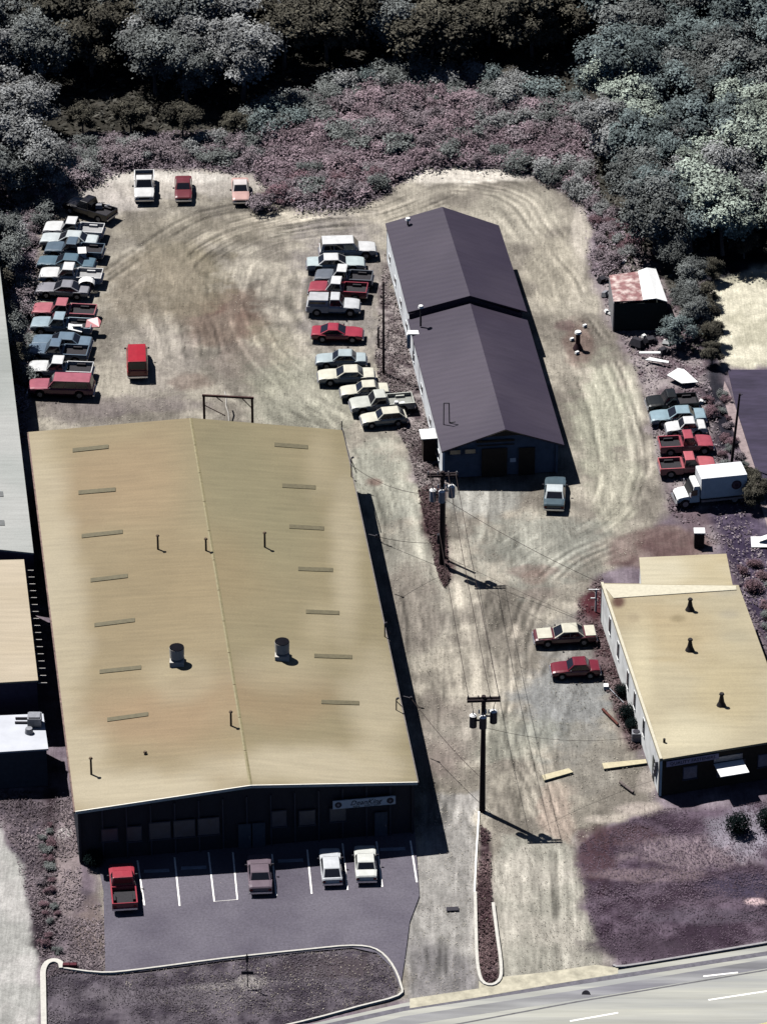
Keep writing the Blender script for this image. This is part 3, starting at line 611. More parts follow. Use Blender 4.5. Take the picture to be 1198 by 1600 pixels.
for a, b, n_, LL, zz in ((s0, q0, 4, L2w, .9), (r0, s0, 4, L2r, 1.2)):
    for i in range(n_):
        o = window(a, b, LL*(i+.6)/n_, zz, .8, .6, mid2, None, m_wall2); o.location = off2
for x, y, h, m_ in [(637,358,1.3,M['white']),(657,502,1.9,M['white'])]:
    p = W(x, y, E2+ST*.9+.3); o = MB().tube(p-Vector((0,0,.5)), p+Vector((0,0,h*.75)), .09, .08).build('vent_pipe', M['darksteel'], mid2); o.location = off2
    MB().tube(p+Vector((0,0,h*.75)), p+Vector((0,0,h*.75+.22)), .26, .20, 12).build('vent_cap', m_, o)
mb = MB(); p = W(693,662,E2+.35); mb.path([p-Vector((0,0,.3)), p+Vector((0,0,2.1)), p+Vector((.45,0,2.1)), p+Vector((.5,0,.1)), p+Vector((1.0,-.1,.25))], .05); P2(mb, 'service_mast', M['darksteel'])
mb = MB(); p = W(640,525,E2-.2); mb.box(p+Vector((.6,0,.35)), (1.6,.7,.12)); mb.box(p+Vector((-.1,-.1,-.4)), (.35,.5,1.4)); P2(mb, 'wall_duct', M['white'])
mb = MB(); d2 = (q0-s0).normalized(); o2 = Vector((d2.y, -d2.x, 0))
lp = s0.lerp(q0, .83); mb.box(lp+o2*.75+Vector((0,0,2.35)), (1.4,1.7,.1), Matrix.Rotation(math.atan2(d2.y,d2.x)+math.pi/2, 3, 'Z')); P2(mb, 'lean_to_roof', M['white'])
mb = MB(); mb.box(lp+o2*.7+Vector((0,0,1.14)), (1.1,1.3,2.28), Matrix.Rotation(math.atan2(d2.y,d2.x)+math.pi/2, 3, 'Z')); P2(mb, 'lean_to_walls', mat('brown_boards', (.05,.035,.03), .9, noise=.4))

# --- the flat-roofed shop on the right
E3 = 3.6
m_flat = metal_roof_mat('cream_flat_roof', (.36, .30, .185), (.46, .395, .25), (.56, .51, .37), R(18), .4)
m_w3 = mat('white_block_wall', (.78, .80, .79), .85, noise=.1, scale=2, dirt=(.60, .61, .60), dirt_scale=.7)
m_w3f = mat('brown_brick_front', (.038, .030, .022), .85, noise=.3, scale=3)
g = [W(1030,1187,E3), W(1240,1153,E3), W(1153,914,E3), W(938,911,E3)]
shop = empty('flat_roofed_shop', (g[0]+g[1])/2-Vector((0,0,E3))); o3 = -shop.location
tag(shop, 'white-walled shop with a cream flat roof, three dark roof vents and an awning in front', 'building')
def P3(mb, name, m, parent=None, label=None):
    me = mb.mesh(name, m); bm = bmesh.new(); bm.from_mesh(me); bmesh.ops.recalc_face_normals(bm, faces=bm.faces); bm.to_mesh(me); bm.free()
    o = link(name, me, parent or shop)
    if parent is None: o.location = o3
    if label: o['label'] = label
    return o
roof_slab(g, .18, [(1060,1000,70,60,(.42,.34,.20),.7),(1010,960,60,30,(.40,.32,.19),.6),(1130,1080,60,70,(.44,.37,.22),.6),(1060,1150,90,40,(.56,.51,.36),.8),(1000,1050,30,90,(.56,.50,.34),.7),
 (965,940,10,9,(.08,.025,.02),.9),(1058,966,13,7,(.26,.21,.12),.8),(990,966,10,7,(.34,.28,.18),.7),(1085,998,12,5,(.30,.25,.15),.6),(1130,925,34,10,(.30,.28,.22),.6),(1140,960,20,8,(.32,.29,.22),.6),(1060,925,80,12,(.36,.29,.17),.5),(1040,1030,40,6,(.38,.31,.18),.6),(1150,995,30,10,(.34,.31,.22),.4)],
 (.42,.37,.25), metal_roof_mat('weathered_cream_roof', (.3,.3,.2), (.3,.3,.2), (.3,.3,.2), R(18), .4, attr=True), 'roof', shop, o3, 75)
m_w3p = mat('cream_parapet', (.66, .62, .48), .8, noise=.12)
for a, b in ((g[3], g[0]), (g[1], g[2]), (g[2], g[3]), (g[0], g[1])):
    d = (b-a).normalized(); n = Vector((-d.y, d.x, 0))*.22; mb = MB(); a2 = a+d*.0; 
    mb.plate([a2+Vector((0,0,.004)), b+Vector((0,0,.004)), b+n+Vector((0,0,.004)), a2+n+Vector((0,0,.004))], .10); P3(mb, 'parapet', m_w3p)
    break
mb = MB(); mb.plate([W(940,913,E3+.01), W(958,935,E3+.01), W(1150,922,E3+.01), W(1149,916,E3+.01)], .05); P3(mb, 'rear_roof_upstand', m_w3p)
gw = [inset(g[i], (g[0]+g[1]+g[2]+g[3])/4, .12) for i in range(4)]
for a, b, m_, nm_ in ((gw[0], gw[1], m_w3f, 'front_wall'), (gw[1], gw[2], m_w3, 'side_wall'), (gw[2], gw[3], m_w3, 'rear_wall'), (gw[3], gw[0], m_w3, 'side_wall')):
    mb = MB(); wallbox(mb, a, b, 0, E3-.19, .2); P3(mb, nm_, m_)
h_ = [W(1003,935,2.9), W(1146,925,2.9), W(1134,865,2.9), W(998,871,2.9)]
P3(slab(h_, .15), 'annex_roof', m_flat, label='lower cream roof of the rear annex')
hw = [inset(p, (h_[0]+h_[2])/2, .1) for p in h_]
for a, b in ((hw[1], hw[2]), (hw[2], hw[3]), (hw[3], hw[0])):
    mb = MB(); wallbox(mb, a, b, 0, 2.74, .2); P3(mb, 'annex_wall', m_w3)
Lw = (gw[0]-gw[3]).length
tw = lambda y: (y-911)/(1187-911)
for y in (975-30, 1016-30, 1063-30, 1096-30, 1139-30):
    o = window(gw[3], gw[0], Lw*tw(y+12)*.98, 1.5, .5, 1.4, shop, M['glass'], m_w3); o.location = o3
o = wallpanel('door', gw[3], gw[0], Lw*.90, Lw*.925, .05, 2.2, .06, mat('dark_green_door', (.05,.06,.06), .6), shop); o.location = o3
mb = MB()
for k in range(4): p = onwall(gw[3], gw[0], Lw*(.945+.008*k), 1.2+.5*k, .1); mb.box(p, (.25,.35,.35))
P3(mb, 'meter_boxes', M['steel'])
Lf = (gw[1]-gw[0]).length; U = lambda x: Lf*(x-1030)/210
def pf(name, x0, x1, z0, z1, t, m, out=.003, parent=None):
    o = wallpanel(name, gw[0], gw[1], U(x0), U(x1), z0, z1, t, m, parent or shop, out)
    if parent is None: o.location = o3
    return o
sb = pf('shop_sign', 1040, 1122, 2.75, 3.25, .07, mat('mauve_sign_board', (.75,.60,.72), .6, noise=.15), .02)
wall_text('QUALITY FASTENERS', .40, mat('dark_sign_letters', (.05,.03,.05), .6), gw[0], gw[1], U(1081), 3.0, .10, sb)
for x in (1078, 1196): o = window(gw[0], gw[1], U(x), 1.3, 1.1, 1.1, shop, mat('blue_grey_glass', (.16,.20,.27), .2, noise=.2), m_bfr); o.location = o3
o = pf('shop_window', 1120, 1165, .9, 2.3, .05, m_bwin); 
p0 = onwall(gw[0], gw[1], U(1115), 2.3, .06); p1 = onwall(gw[0], gw[1], U(1160), 2.3, .06); p2 = onwall(gw[0], gw[1], U(1160), 2.2, 1.75); p3 = onwall(gw[0], gw[1], U(1115), 2.2, 1.75)
P3(MB().plate([p0, p1, p2, p3], .07), 'awning', M['white']); pf('awning_board', 1115, 1160, 2.42, 2.9, .08, M['steel'])
m_cone = mat('dark_flue', (.020, .016, .018), .7, noise=.2)
for x, y, h in ((1077,953,1.0),(1077,1016,1.0),(1126,1102,1.05)):
    p = W(x, y, E3); mb = MB(); mb.tube(p, p+Vector((0,0,.35)), .40, .24, 10); mb.tube(p+Vector((0,0,.35)), p+Vector((0,0,h)), .24, .12, 10); mb.tube(p+Vector((0,0,h)), p+Vector((0,0,h+.12)), .22, .18, 10); P3(mb, 'roof_vent', m_cone)
p = W(1037,1160,E3); P3(MB().tube(p, p+Vector((0,0,.35)), .1), 'roof_vent', m_cone)

# --- three roofs at the left edge
def simple_building(name, label, c4, z, m_r, m_w, eave=.15, th=.15):
    bld = empty(name, (c4[0]+c4[1])/2-Vector((0,0,c4[0].z))); tag(bld, label, 'building')
    c = (c4[0]+c4[2])/2
    o = slab(c4, th).build('roof', m_r, bld); o.location = -bld.location
    w = [inset(p, c, eave) for p in c4]; zt = min(p.z for p in c4)-th-.01
    for i, nm_ in enumerate(('front_wall', 'side_wall', 'rear_wall', 'side_wall')):
        mb = MB(); wallbox(mb, w[i], w[(i+1) % 4], 0, zt, .2); o = mb.build(nm_, m_w, bld); o.location = -bld.location
    return bld, w
m_gr = metal_roof_mat('pale_grey_roof', (.32, .34, .32), (.37, .39, .37), (.42, .43, .41), R(6), 2.0)
m_wl = mat('purple_grey_wall', (.12, .09, .135), .85, noise=.2)
BA_, wA = simple_building('grey_roofed_warehouse', 'pale grey-roofed warehouse at the left edge beside the row of trucks', [W(-200,838,5.2), W(53,864,5.2), W(-8,350,5.2), W(-260,360,5.2)], 5.2, m_gr, m_wl)
for x, y in ((2,772),(4,817)):
    o = MB().plate([W(x-30,y+4,5.22), W(x+4,y+4,5.22), W(x+3,y-4,5.22), W(x-30,y-4,5.22)], .03).build('skylight', mat('grey_skylight', (.17,.18,.18), .6), BA_); o.location = -BA_.location
m_bg = metal_roof_mat('beige_roof', (.46, .39, .28), (.50, .43, .32), (.54, .47, .36), R(6), 2.0)
BB_, wB = simple_building('beige_roofed_building', 'beige flat-roofed building at the left edge with a row of brackets along its right side', [W(-200,1078,5.0), W(60,1063,5.0), W(38,874,5.0), W(-200,880,5.0)], 5.0, m_bg, m_wl)
for i in range(17):
    t = (i+.5)/17; p = wB[1].lerp(wB[2], t); p.z = 4.3; o = MB().box(p+Vector((.45,-.0,0)), (.75,.06,.10)).build('bracket', mat('pale_bracket', (.5,.48,.45), .7), BB_); o.location = -BB_.location
m_wr = mat('white_flat_roof', (.44, .46, .50), .7, noise=.1, scale=.6)
BC_, wC = simple_building('white_roofed_office', 'low white-roofed office at the lower left edge with machinery on its roof', [W(-200,1188,3.6), W(76,1170,3.6), W(68,1115,3.6), W(-200,1126,3.6)], 3.6, m_wr, mat('navy_wall', (.06,.075,.10), .8, noise=.2))
def onC(mb, name, m): o = mb.build(name, m, BC_); o.location = -BC_.location; return o
p = W(55,1132,3.6); onC(MB().box(p+Vector((0,0,.45)), (1.1,1.0,.8)).box(p+Vector((0,0,.92)), (.9,.8,.08)), 'air_conditioner', M['steel'])
p = W(46,1145,3.6); onC(MB().tube(p, p+Vector((0,0,.45)), .35, .28, 10), 'roof_fan', M['steel'])
p = W(36,1127,3.6); onC(MB().box(p+Vector((0,.3,.1)), (1.2,.15,.12)).box(p+Vector((0,-.3,.1)), (1.2,.15,.12)), 'roof_duct', M['darksteel'])

# --- junk shed on the right
shed = empty('tin_shed', W(1000,500)); os_ = -shed.location
tag(shed, 'small tin shed, half its roof rusty and half white, at the trees edge', 'shed')
E4 = 3.1; A0, A1, A2, A3 = W(958,471,E4), W(1004,469,E4), W(996,424,E4+.25), W(951,430,E4)
C1, C2 = W(1042,471,E4-.1), W(1024,420,E4-.1); Ap = W(1024,466,E4+.4); Bp = W(1010,418,E4+.4)
m_spot = mat('patchy_rusty_tin', (.30, .15, .15), .8, noise=.3, scale=3, dirt=(.70, .58, .54), dirt_scale=1.6)
def PS(mb, name, m, label=None):
    o = mb.build(name, m, shed); o.location = os_
    if label: o['label'] = label
PS(slab([A0, A1, A2, A3], .08), 'roof_sheet', m_spot, 'rusty roof sheet with pale blotches')
PS(slab([A1+Vector((0,0,.05)), Ap, Bp, A2+Vector((0,0,.05))], .08), 'roof_sheet', M['white'], 'white roof sheet'); PS(slab([Ap, C1, C2, Bp], .08), 'roof_sheet', M['white'], 'white roof sheet, right slope')
ws = [Vector((v.x, v.y, 0)) for v in (A0, C1, C2, A3)]; m_shw = mat('dark_green_boards', (.025, .035, .035), .9, noise=.3, scale=4)
for i in range(4):
    mb = MB(); wallbox(mb, ws[i]*.999+ws[(i+2) % 4]*.001, ws[(i+1) % 4], 0, E4-.25, .1); PS(mb, 'wall', m_shw if i != 3 else M['steel'])

# ------------------------------------------------------------------ POLES AND WIRES
def cyl_trans(c, r, h, m_b, m_t, parent):
    o = MB().tube(c, c+Vector((0,0,h)), r, r, 12).build('transformer', m_b, parent)
    MB().tube(c+Vector((0,0,h+.002)), c+Vector((0,0,h+.12)), r*1.03, r*.6, 12).build('lid', m_t, o)
    MB().tube(c+Vector((0,0,h+.1)), c+Vector((.0,0,h+.42)), .05, .04, 6).build('bushing', M['steel'], o)
    return o
def utility_pole(x, y, h, label, trans=True, armdir=None, gray=False):
    g0 = W(x, y); p = empty('utility_pole', g0); tag(p, label, 'utility pole')
    MB().tube((0,0,-.3), (0,0,h), .25, .17, 10).build('pole_shaft', M['wood'], p)
    Mx = Matrix.Rotation(R(3), 3, 'Z')
    for dy in (-.17, .17): MB().box((0,dy,h-.35), (2.6,.15,.20), Mx).build('crossarm', M['wood'], p)
    for dx in (-1.2, -.4, .5, 1.2): MB().tube((dx,0,h-.28), (dx,0,h+.02), .06, .05, 6).build('insulator', M['darksteel'] if not gray else M['steel'], p)
    if trans:
        mt = mat('dark_transformer', (.03,.03,.045), .6) if not gray else mat('grey_transformer', (.42,.43,.46), .5)
        for dx, dz, dy in ((-.80, -2.9, .0), (.78, -2.5, .0), (-.05, -2.7, -.5)):
            cyl_trans(Vector((dx,dy,h+dz)), .29, 1.05, mt, M['white'], p)
            MB().tube((dx, dy, h+dz+1.4), (dx*1.2, 0, h-.4), .025, .025, 5).build('jumper_wire', M['wire'], p)
            MB().box((dx/2, dy/2, h+dz+.6), (abs(dx) if abs(dx) > .2 else .15, abs(dy) if abs(dy) > .2 else .12, .12)).build('bracket', M['darksteel'], p)
        for dx in (-.35, .4, .18): MB().tube((dx,-.2,h-1.5), (dx,-.25,h-1.1), .07, .05, 6).build('cutout_fuse', M['white'], p)
    return p, g0, h
pA, gA, hA = utility_pole(753,1266,10.9, 'nearer utility pole with dark transformers at the head of the planted median', True)
pB, gB, hB = utility_pole(690,882,9.3, 'farther utility pole with pale grey transformers below the dark-roofed workshop', True, gray=True)
MB().box((-.28,.0,2.6), (.3,.3,.9)).build('meter_box', M['darksteel'], pB)
st = empty('stub_pole', W(693,872)); tag(st, 'short bare pole standing just behind the farther utility pole', 'pole'); MB().tube((0,0,-.3), (0,0,5.6), .13, .11, 8).build('pole_shaft', M['wood'], st); MB().tube((0,0,5.6),(0,0,5.75),.16,.10,8).build('pole_cap', M['darksteel'], st)
thin = empty('service_pole', W(599,584)); tag(thin, 'tall thin brown pole between the parked cars and the dark-roofed workshop', 'pole')
MB().tube((0,0,-.3), (0,0,9.6), .13, .08, 8).build('pole_shaft', mat('brown_pole', (.10,.065,.06), .9, noise=.3), thin); MB().tube((.0,0,9.3), (.35,0,9.5), .04).build('bracket', M['darksteel'], thin)
sp2 = empty('service_pole', W(1142,722)); tag(sp2, 'dark leaning pole beside the purple driveway, behind the box truck', 'pole')
MB().tube((0,0,-.3), (.45,0,7.0), .14, .09, 8).build('pole_shaft', M['wood'], sp2); MB().tube((.45,0,6.8), (.7,0,6.95), .04).build('bracket', M['darksteel'], sp2)
shp = empty('short_post', W(591,541)); tag(shp, 'short dark post in the weeds beside the red coupe', 'post'); MB().tube((0,0,-.2), (0,0,1.9), .10, .08, 6).build('post_shaft', M['wood'], shp); MB().tube((0,0,1.9),(0,0,2.0),.12,.06,6).build('post_cap', M['darksteel'], shp)
def wire(a, b, sag, label, r=.022, n=14):
    a = Vector(a); b = Vector(b); pts = [a.lerp(b, i/n)-Vector((0,0,sag*4*(i/n)*(1-i/n))) for i in range(n+1)]
    tag(MB().path(pts, r, 4).build('overhead_wire', M['wire']), label, 'wire')
for dx, lab in ((-1.2, 'left'), (-.4, 'second from left'), (.5, 'third from left'), (1.2, 'right')):
    pass
for dx, lb in ((-1.2, 'leftmost'), (.5, 'middle'), (1.2, 'rightmost')):
    wire(gA+Vector((dx,0,hA)), gB+Vector((dx*.9,0,hB)), .5, f'{lb} line strung between the two utility poles')
wire(gB+Vector((-.2,0,hB-2.2)), W(549,727,EH+1.2), .9, 'wire drooping from the farther pole left to the rear corner of the tan-roofed building', .025)
wire(gB+Vector((.3,0,hB-2.8)), W(938,911,E3+.6), .35, 'wire from the farther pole running down right to the cream-roofed shop', .025)
wire(gB+Vector((-.2,0,2.2)), W(588,838,EH-.4), .25, 'low wire from the base of the farther pole to the side of the tan-roofed building', .022)
wire(gA+Vector((-.2,0,3.2)), W(642,1091,EH-.4), .35, 'wire sloping from the nearer pole up to the right eave of the tan-roofed building', .025)
wire(gA+Vector((.2,0,hA-3.0)), W(1005,1150,E3-.5), .8, 'thin wire from the nearer pole to the side of the cream-roofed shop', .016)
wire(gB+Vector((.2,0,.9)), W(925,975,2.6), .1, 'low wire from the farther pole toward the white service post', .016)

# ------------------------------------------------------------------ VEHICLES
def wheel_mesh(r, w):
    mb = MB(); mb.tube((0,-w/2,0), (0,w/2,0), r, r, 16, True); return mb.mesh('wheel', M['rubber'])
def hub_mesh(r, w):
    mb = MB(); mb.tube((0,-w/2-.012,0), (0,w/2+.012,0), r*.56, r*.56, 12, True); return mb.mesh('hubcap', M['steel'])
WM = {r: (wheel_mesh(r, .2), hub_mesh(r, .2)) for r in (.31, .35, .40, .46)}
def add_wheel(p, x, y, r):
    o = link('wheel', WM[r][0], p, (x, y, r)); link('hubcap', WM[r][1], o)
def loft(stns):   # stns: (x, halfwidth, zbottom, ztop, crown)
    mb = MB(); n = 10; vs = []
    for x, w, zb, zt, cr in stns:
        h = zt-zb
        half = [(w*.88, zb), (w, zb+min(.22, h*.4)), (w, zt-min(.14, h*.25)), (w*.955, zt-.03), (w*.72, zt+cr*.55)]
        ring = half+[(-a, b) for a, b in reversed(half)]; vs += [(x, a, b) for a, b in ring]
    fs = []
    for i in range(len(stns)-1):
        for j in range(n): fs.append((i*n+j, i*n+(j+1) % n, (i+1)*n+(j+1) % n, (i+1)*n+j))
    mb.add(vs, fs); k = (len(stns)-1)*n; mb.add(vs[:n], [tuple(range(n-1, -1, -1))]); mb.add(vs[k:], [tuple(range(n))])
    return mb
def finish(mb, name, m, parent, bevel=0.0, label=None):
    me = mb.mesh(name, m); bm = bmesh.new(); bm.from_mesh(me); bmesh.ops.remove_doubles(bm, verts=bm.verts, dist=1e-4); bmesh.ops.recalc_face_normals(bm, faces=bm.faces)
    if bevel: bmesh.ops.bevel(bm, geom=[e for e in bm.edges if e.is_manifold and e.calc_face_angle(0) > .45], offset=bevel, segments=2, affect='EDGES', profile=.6)
    bm.to_mesh(me); bm.free()
    for p_ in me.polygons: p_.use_smooth = False
    o = link(name, me, parent)
    if label: o['label'] = label
    return o
KINDS = {
 # L, W, wheel r, belt z, hood z, deck z, cabin (xb0, xt0, xt1, xb1 as offsets from centre), roof z
 'sedan':  dict(L=4.95, W=1.84, r=.35, belt=.90, hood=.90, deck=.92, cab=(-1.55, -.98, .18, .95), roof=1.36, wb=(-1.45, 1.45), sw=2),
 'coupe':  dict(L=4.75, W=1.82, r=.35, belt=.88, hood=.86, deck=.90, cab=(-1.65, -.80, .05, .85), roof=1.30, wb=(-1.35, 1.42), sw=1),
 'compact':dict(L=4.3,  W=1.68, r=.31, belt=.88, hood=.86, deck=.92, cab=(-1.35, -.90, .20, .80), roof=1.36, wb=(-1.25, 1.25), sw=2),
 'hatch':  dict(L=4.05, W=1.64, r=.31, belt=.86, hood=.84, deck=.90, cab=(-1.92, -1.30, .12, .72), roof=1.36, wb=(-1.18, 1.22), sw=2),
 'wagon':  dict(L=5.4,  W=1.95, r=.40, belt=1.08, hood=1.06, deck=1.08, cab=(-2.62, -2.42, .55, 1.10), roof=1.80, wb=(-1.55, 1.70), sw=3),
 'van':    dict(L=4.9,  W=1.92, r=.35, belt=1.12, hood=1.02, deck=1.12, cab=(-2.40, -2.25, .95, 1.75), roof=1.92, wb=(-1.45, 1.60), sw=3),
 'pickup': dict(L=5.35, W=1.96, r=.40, belt=1.06, hood=1.06, deck=1.02, cab=(-.42, -.28, .62, 1.12), roof=1.74, wb=(-1.65, 1.75), sw=1),
}
def vehicle(kind, pos, heading, colr, name, label, cat, group=None, roofc=None, L=None, hoodc=None, bedload=None, dark_bed=False, cap=None, mirrors=True):
    K = KINDS[kind]; Ln = L or K['L']; w = K['W']/2; s = Ln/K['L']; v = empty(name, pos, heading); tag(v, label, cat, group)
    pm = paint(colr); rm = paint(roofc) if roofc else pm; r = K['r']; xr = -Ln/2; xf = Ln/2; wb = [x*s for x in K['wb']]
    cab = [x*s for x in K['cab']]; belt = K['belt']; x_start = xr if kind != 'pickup' else cab[0]-.04
    xs = set([x_start, x_start+.08, x_start+.35, xf, xf-.07, xf-.28, cab[3], 0.0, cab[3]+.5, (xf+cab[3])/2])
    for c in wb:
        if c > x_start+.2:
            for k in (-1.22, -1.0, -.72, -.35, 0, .35, .72, 1.0, 1.22): xs.add(c+k*r*1.12)
    xs = sorted(x for x in xs if x_start-.001 <= x <= xf+.001)
    def zt(x): return float(np.interp(x, [xr, xr+.08, xr+.4, cab[0], cab[0]+.2, cab[3], cab[3]+.25, xf-.6, xf-.1, xf], [K['deck']-.12, K['deck']-.03, K['deck'], K['deck'] if kind != 'pickup' else belt, belt, belt, K['hood']+.01, K['hood']-.03, K['hood']-.10, K['hood']-.2]))
    def hw(x): return float(np.interp(x, [xr, xr+.1, xr+.6, xf-.7, xf-.1, xf], [w*.93, w*.97, w, w, w*.96, w*.91]))
    def zb(x):
        z = .26 if kind not in ('pickup', 'wagon') else .36
        if x < xr+.08 or x > xf-.06: z += .12
        for c in wb:
            q = abs(x-c)/(r*1.12)
            if q < 1.0: z = max(z, r+math.sqrt(max(0, 1-q*q))*r*1.08)
        return z
    st_ = [(x, hw(x), zb(x), zt(x), .03) for x in xs]
    finish(loft(st_), 'body', pm, v)
    # cabin
    x0, x1, x2, x3 = cab; z0 = belt-.03; z1 = K['roof']; wb0 = w*.92; wt = w*(.78 if kind not in ('van', 'wagon') else .86)
    zc = z1+.035; base = [(x0,-wb0,z0),(x3,-wb0,z0),(x3,wb0,z0),(x0,wb0,z0)]; top = [(x1,-wt,z1),(x2,-wt*.97,z1),(x2,wt*.97,z1),(x1,wt,z1)]
    vs = base+top+[(x1+.12,0,zc),(x2-.12,0,zc)]
    cb = MB().add(vs, [(3,2,1,0),(0,1,5,4),(2,3,7,6),(1,2,6,5),(3,0,4,7),(4,5,9,8),(6,7,8,9),(5,6,9),(7,4,8)])
    finish(cb, 'cabin', pm if not roofc else rm, v, .05, None if not roofc else 'cabin and roof in a different colour from the body')
    def face(a, b, c, d, m0_, m1_, h0, h1, nm_, inward=False):   # a,b bottom; c,d top (a under d)
        a, b, c, d = map(Vector, (a, b, c, d))
        def pt(u, t_): return (a.lerp(b, u)).lerp(d.lerp(c, u), t_)
        q = [pt(m0_, h0), pt(m1_, h0), pt(m1_, h1), pt(m0_, h1)]; nrm = (q[1]-q[0]).cross(q[2]-q[0]).normalized()
        cc = sum(q, Vector())/4
        if (cc-Vector(((x0+x3)/2, 0, (z0+z1)/2))).dot(nrm) < 0: nrm = -nrm; q = q[::-1]
        q = [p_+nrm*.006 for p_ in q]; return MB().plate(q, .012).build(nm_, M['glass'], v)
    face(base[1], base[2], top[2], top[1], .07, .93, .12, .93, 'windshield')
    face(base[3], base[0], top[0], top[3], .08, .92, .14, .92, 'rear_window')
    ns = K['sw']
    for sd in (0, 1):
        a, b, c, d = (base[0], base[1], top[1], top[0]) if sd == 0 else (base[3], base[2], top[2], top[3])
        for i in range(ns):
            u0 = .07+.86*i/ns+.012; u1 = .07+.86*(i+1)/ns-.012; face(a, b, c, d, u0, u1, .14, .88, 'side_window')
    # ends
    zbmp = .42 if kind != 'pickup' else .52
    MB().box((xf+.03, 0, zbmp), (.14, w*1.9, .15)).build('bumper', M['chrome'], v); MB().box((xr-.03, 0, zbmp), (.14, w*1.9, .15)).build('bumper', M['chrome'], v)
    MB().box((xf-.0, 0, K['hood']-.33), (.03, w*1.05, .16)).build('grille', M['darksteel'], v)
    for sd in (-1, 1):
        MB().box((xf-.0, sd*w*.74, K['hood']-.33), (.04, .26, .16)).build('headlight', M['lampglass'], v)
        MB().box((xr-.005, sd*w*.78, K['deck']-.28), (.03, .24, .16)).build('taillight', M['redlamp'], v)
        if mirrors: MB().box((cab[3]-.28, sd*(w+.10), belt+.06), (.10, .18, .14)).build('side_mirror', M['darksteel'], v)
        for c in wb: add_wheel(v, c, sd*(w-.13), r)
    if hoodc:
        q = [(cab[3]+.12, -w*.84, K['hood']+.045), (xf-.25, -w*.82, K['hood']+.0), (xf-.25, w*.82, K['hood']+.0), (cab[3]+.12, w*.84, K['hood']+.045)]
        MB().plate(q, .02).build('hood', paint(hoodc), v)['label'] = 'cream hood'
        q = [(xr+.06, -w*.84, K['deck']+.045), (cab[0]-.05, -w*.84, K['deck']+.05), (cab[0]-.05, w*.84, K['deck']+.05), (xr+.06, w*.84, K['deck']+.045)]
        MB().plate(q, .02).build('trunk_lid', paint(hoodc), v)['label'] = 'cream trunk lid'
    if kind == 'pickup':
        bx0, bx1 = xr, cab[0]-.06; zf = .72; zr = 1.06; t = .07; c = wb[0]; ra = r*1.1
        def side(y0, y1):
            pts = [(bx0, .42)]
            for k in range(9):
                a_ = math.pi*(1-k/8); pts.append((c+ra*math.cos(a_), max(.42, r+ra*math.sin(a_))))
            pts += [(bx1, .42), (bx1, zr), (bx0, zr)]; mb_ = MB(); n = len(pts)
            vs_ = [(x, y0, z) for x, z in pts]+[(x, y1, z) for x, z in pts]
            mb_.add(vs_, [tuple(range(n)), tuple(range(2*n-1, n-1, -1))]+[(i, n+i, n+(i+1) % n, (i+1) % n) for i in range(n)]); return mb_
        for sd in (-1, 1): finish(side(sd*w, sd*(w-.10)), 'bed_side', pm, v)
        MB().box((bx0+t/2, 0, (zf+zr)/2-.08), (t, 2*w-.21, zr-zf+.15)).build('tailgate', pm, v)
        MB().box((bx1-t/2, 0, (zf+zr)/2), (t, 2*w-.21, zr-zf)).build('bed_front', pm, v)
        MB().box(((bx0+bx1)/2, 0, zf-.12), (bx1-bx0-2*t-.01, 2*w-.21, .2)).build('bed_floor', M['liner'] if dark_bed else paint(tuple(c_*.55+.02 for c_ in colr)), v)
        MB().box((0, 0, .42), (Ln*.86, .8, .16)).build('chassis', M['rubber'], v)
        for sd in (-1, 1): MB().box((c, sd*(w-.22), zf+.08), (.9, .24, .24), taper=.85).build('wheel_well', M['liner'] if dark_bed else pm, v)
        if cap:
            q0_ = [(bx0+.05,-w*.96,zr),(bx1,-w*.96,zr),(bx1,w*.96,zr),(bx0+.05,w*.96,zr)]; q1_ = [(bx0+.2,-w*.8,1.68),(bx1,-w*.8,1.68),(bx1,w*.8,1.68),(bx0+.2,w*.8,1.68)]
            finish(MB().add(q0_+q1_, [(3,2,1,0),(4,5,6,7),(0,1,5,4),(1,2,6,5),(2,3,7,6),(3,0,4,7)]), 'bed_cap', paint(cap), v, .05)
            MB().box(((bx0+bx1)/2, 0, 1.38), (bx1-bx0-.5, 2*w*.90, .26)).build('cap_window', M['glass'], v)
    return v
def head(dx, dy, x, y):     # heading in the plan from a survey direction
    a = W(x, y); b = W(x+dx, y+dy); return math.atan2(b.y-a.y, b.x-a.x)
WHT = (.76,.77,.77); CRM = (.74,.72,.60); PBL = (.36,.46,.52); RED = (.33,.045,.055); PNK = (.50,.16,.19); BLU = (.115,.165,.215); DBL = (.075,.105,.145); GRY = (.30,.30,.33)
GL = 'vehicles in the long row along the left edge of the yard'; GC = 'vehicles parked in the middle row beside the workshop'; GR = 'vehicles in the right-hand row behind the shop'
def V(kind, xc, yb, facing, colr, label, cat, x0=None, x1=None, slope=0.0, group=None, **k):
    """xc,yb: middle of the vehicle and the line of its near wheels; facing l/r/u/d"""
    w = KINDS[kind]['W']
    if facing in 'lr':
        yc = yb-w/2*9.3*(yb+3824)/4624; dx = -1 if facing == 'l' else 1
        if x0 is not None:
            xc = (x0+x1)/2; Ln = (x1-x0)/(18*(yc+3824)/4624)-.12; k['L'] = max(KINDS[kind]['L']*.82, min(KINDS[kind]['L']*1.1, Ln))
        h = head(dx*10, slope*dx*10, xc, yc)
    else:
        yc = yb; h = head(slope*10, -10 if facing == 'u' else 10, xc, yc)
    nm = {'pickup':'parked_pickup','van':'parked_van','wagon':'parked_wagon'}.get(kind, 'parked_car')
    return vehicle(kind, W(xc, yc), h, colr, nm, label, cat, group, **k)
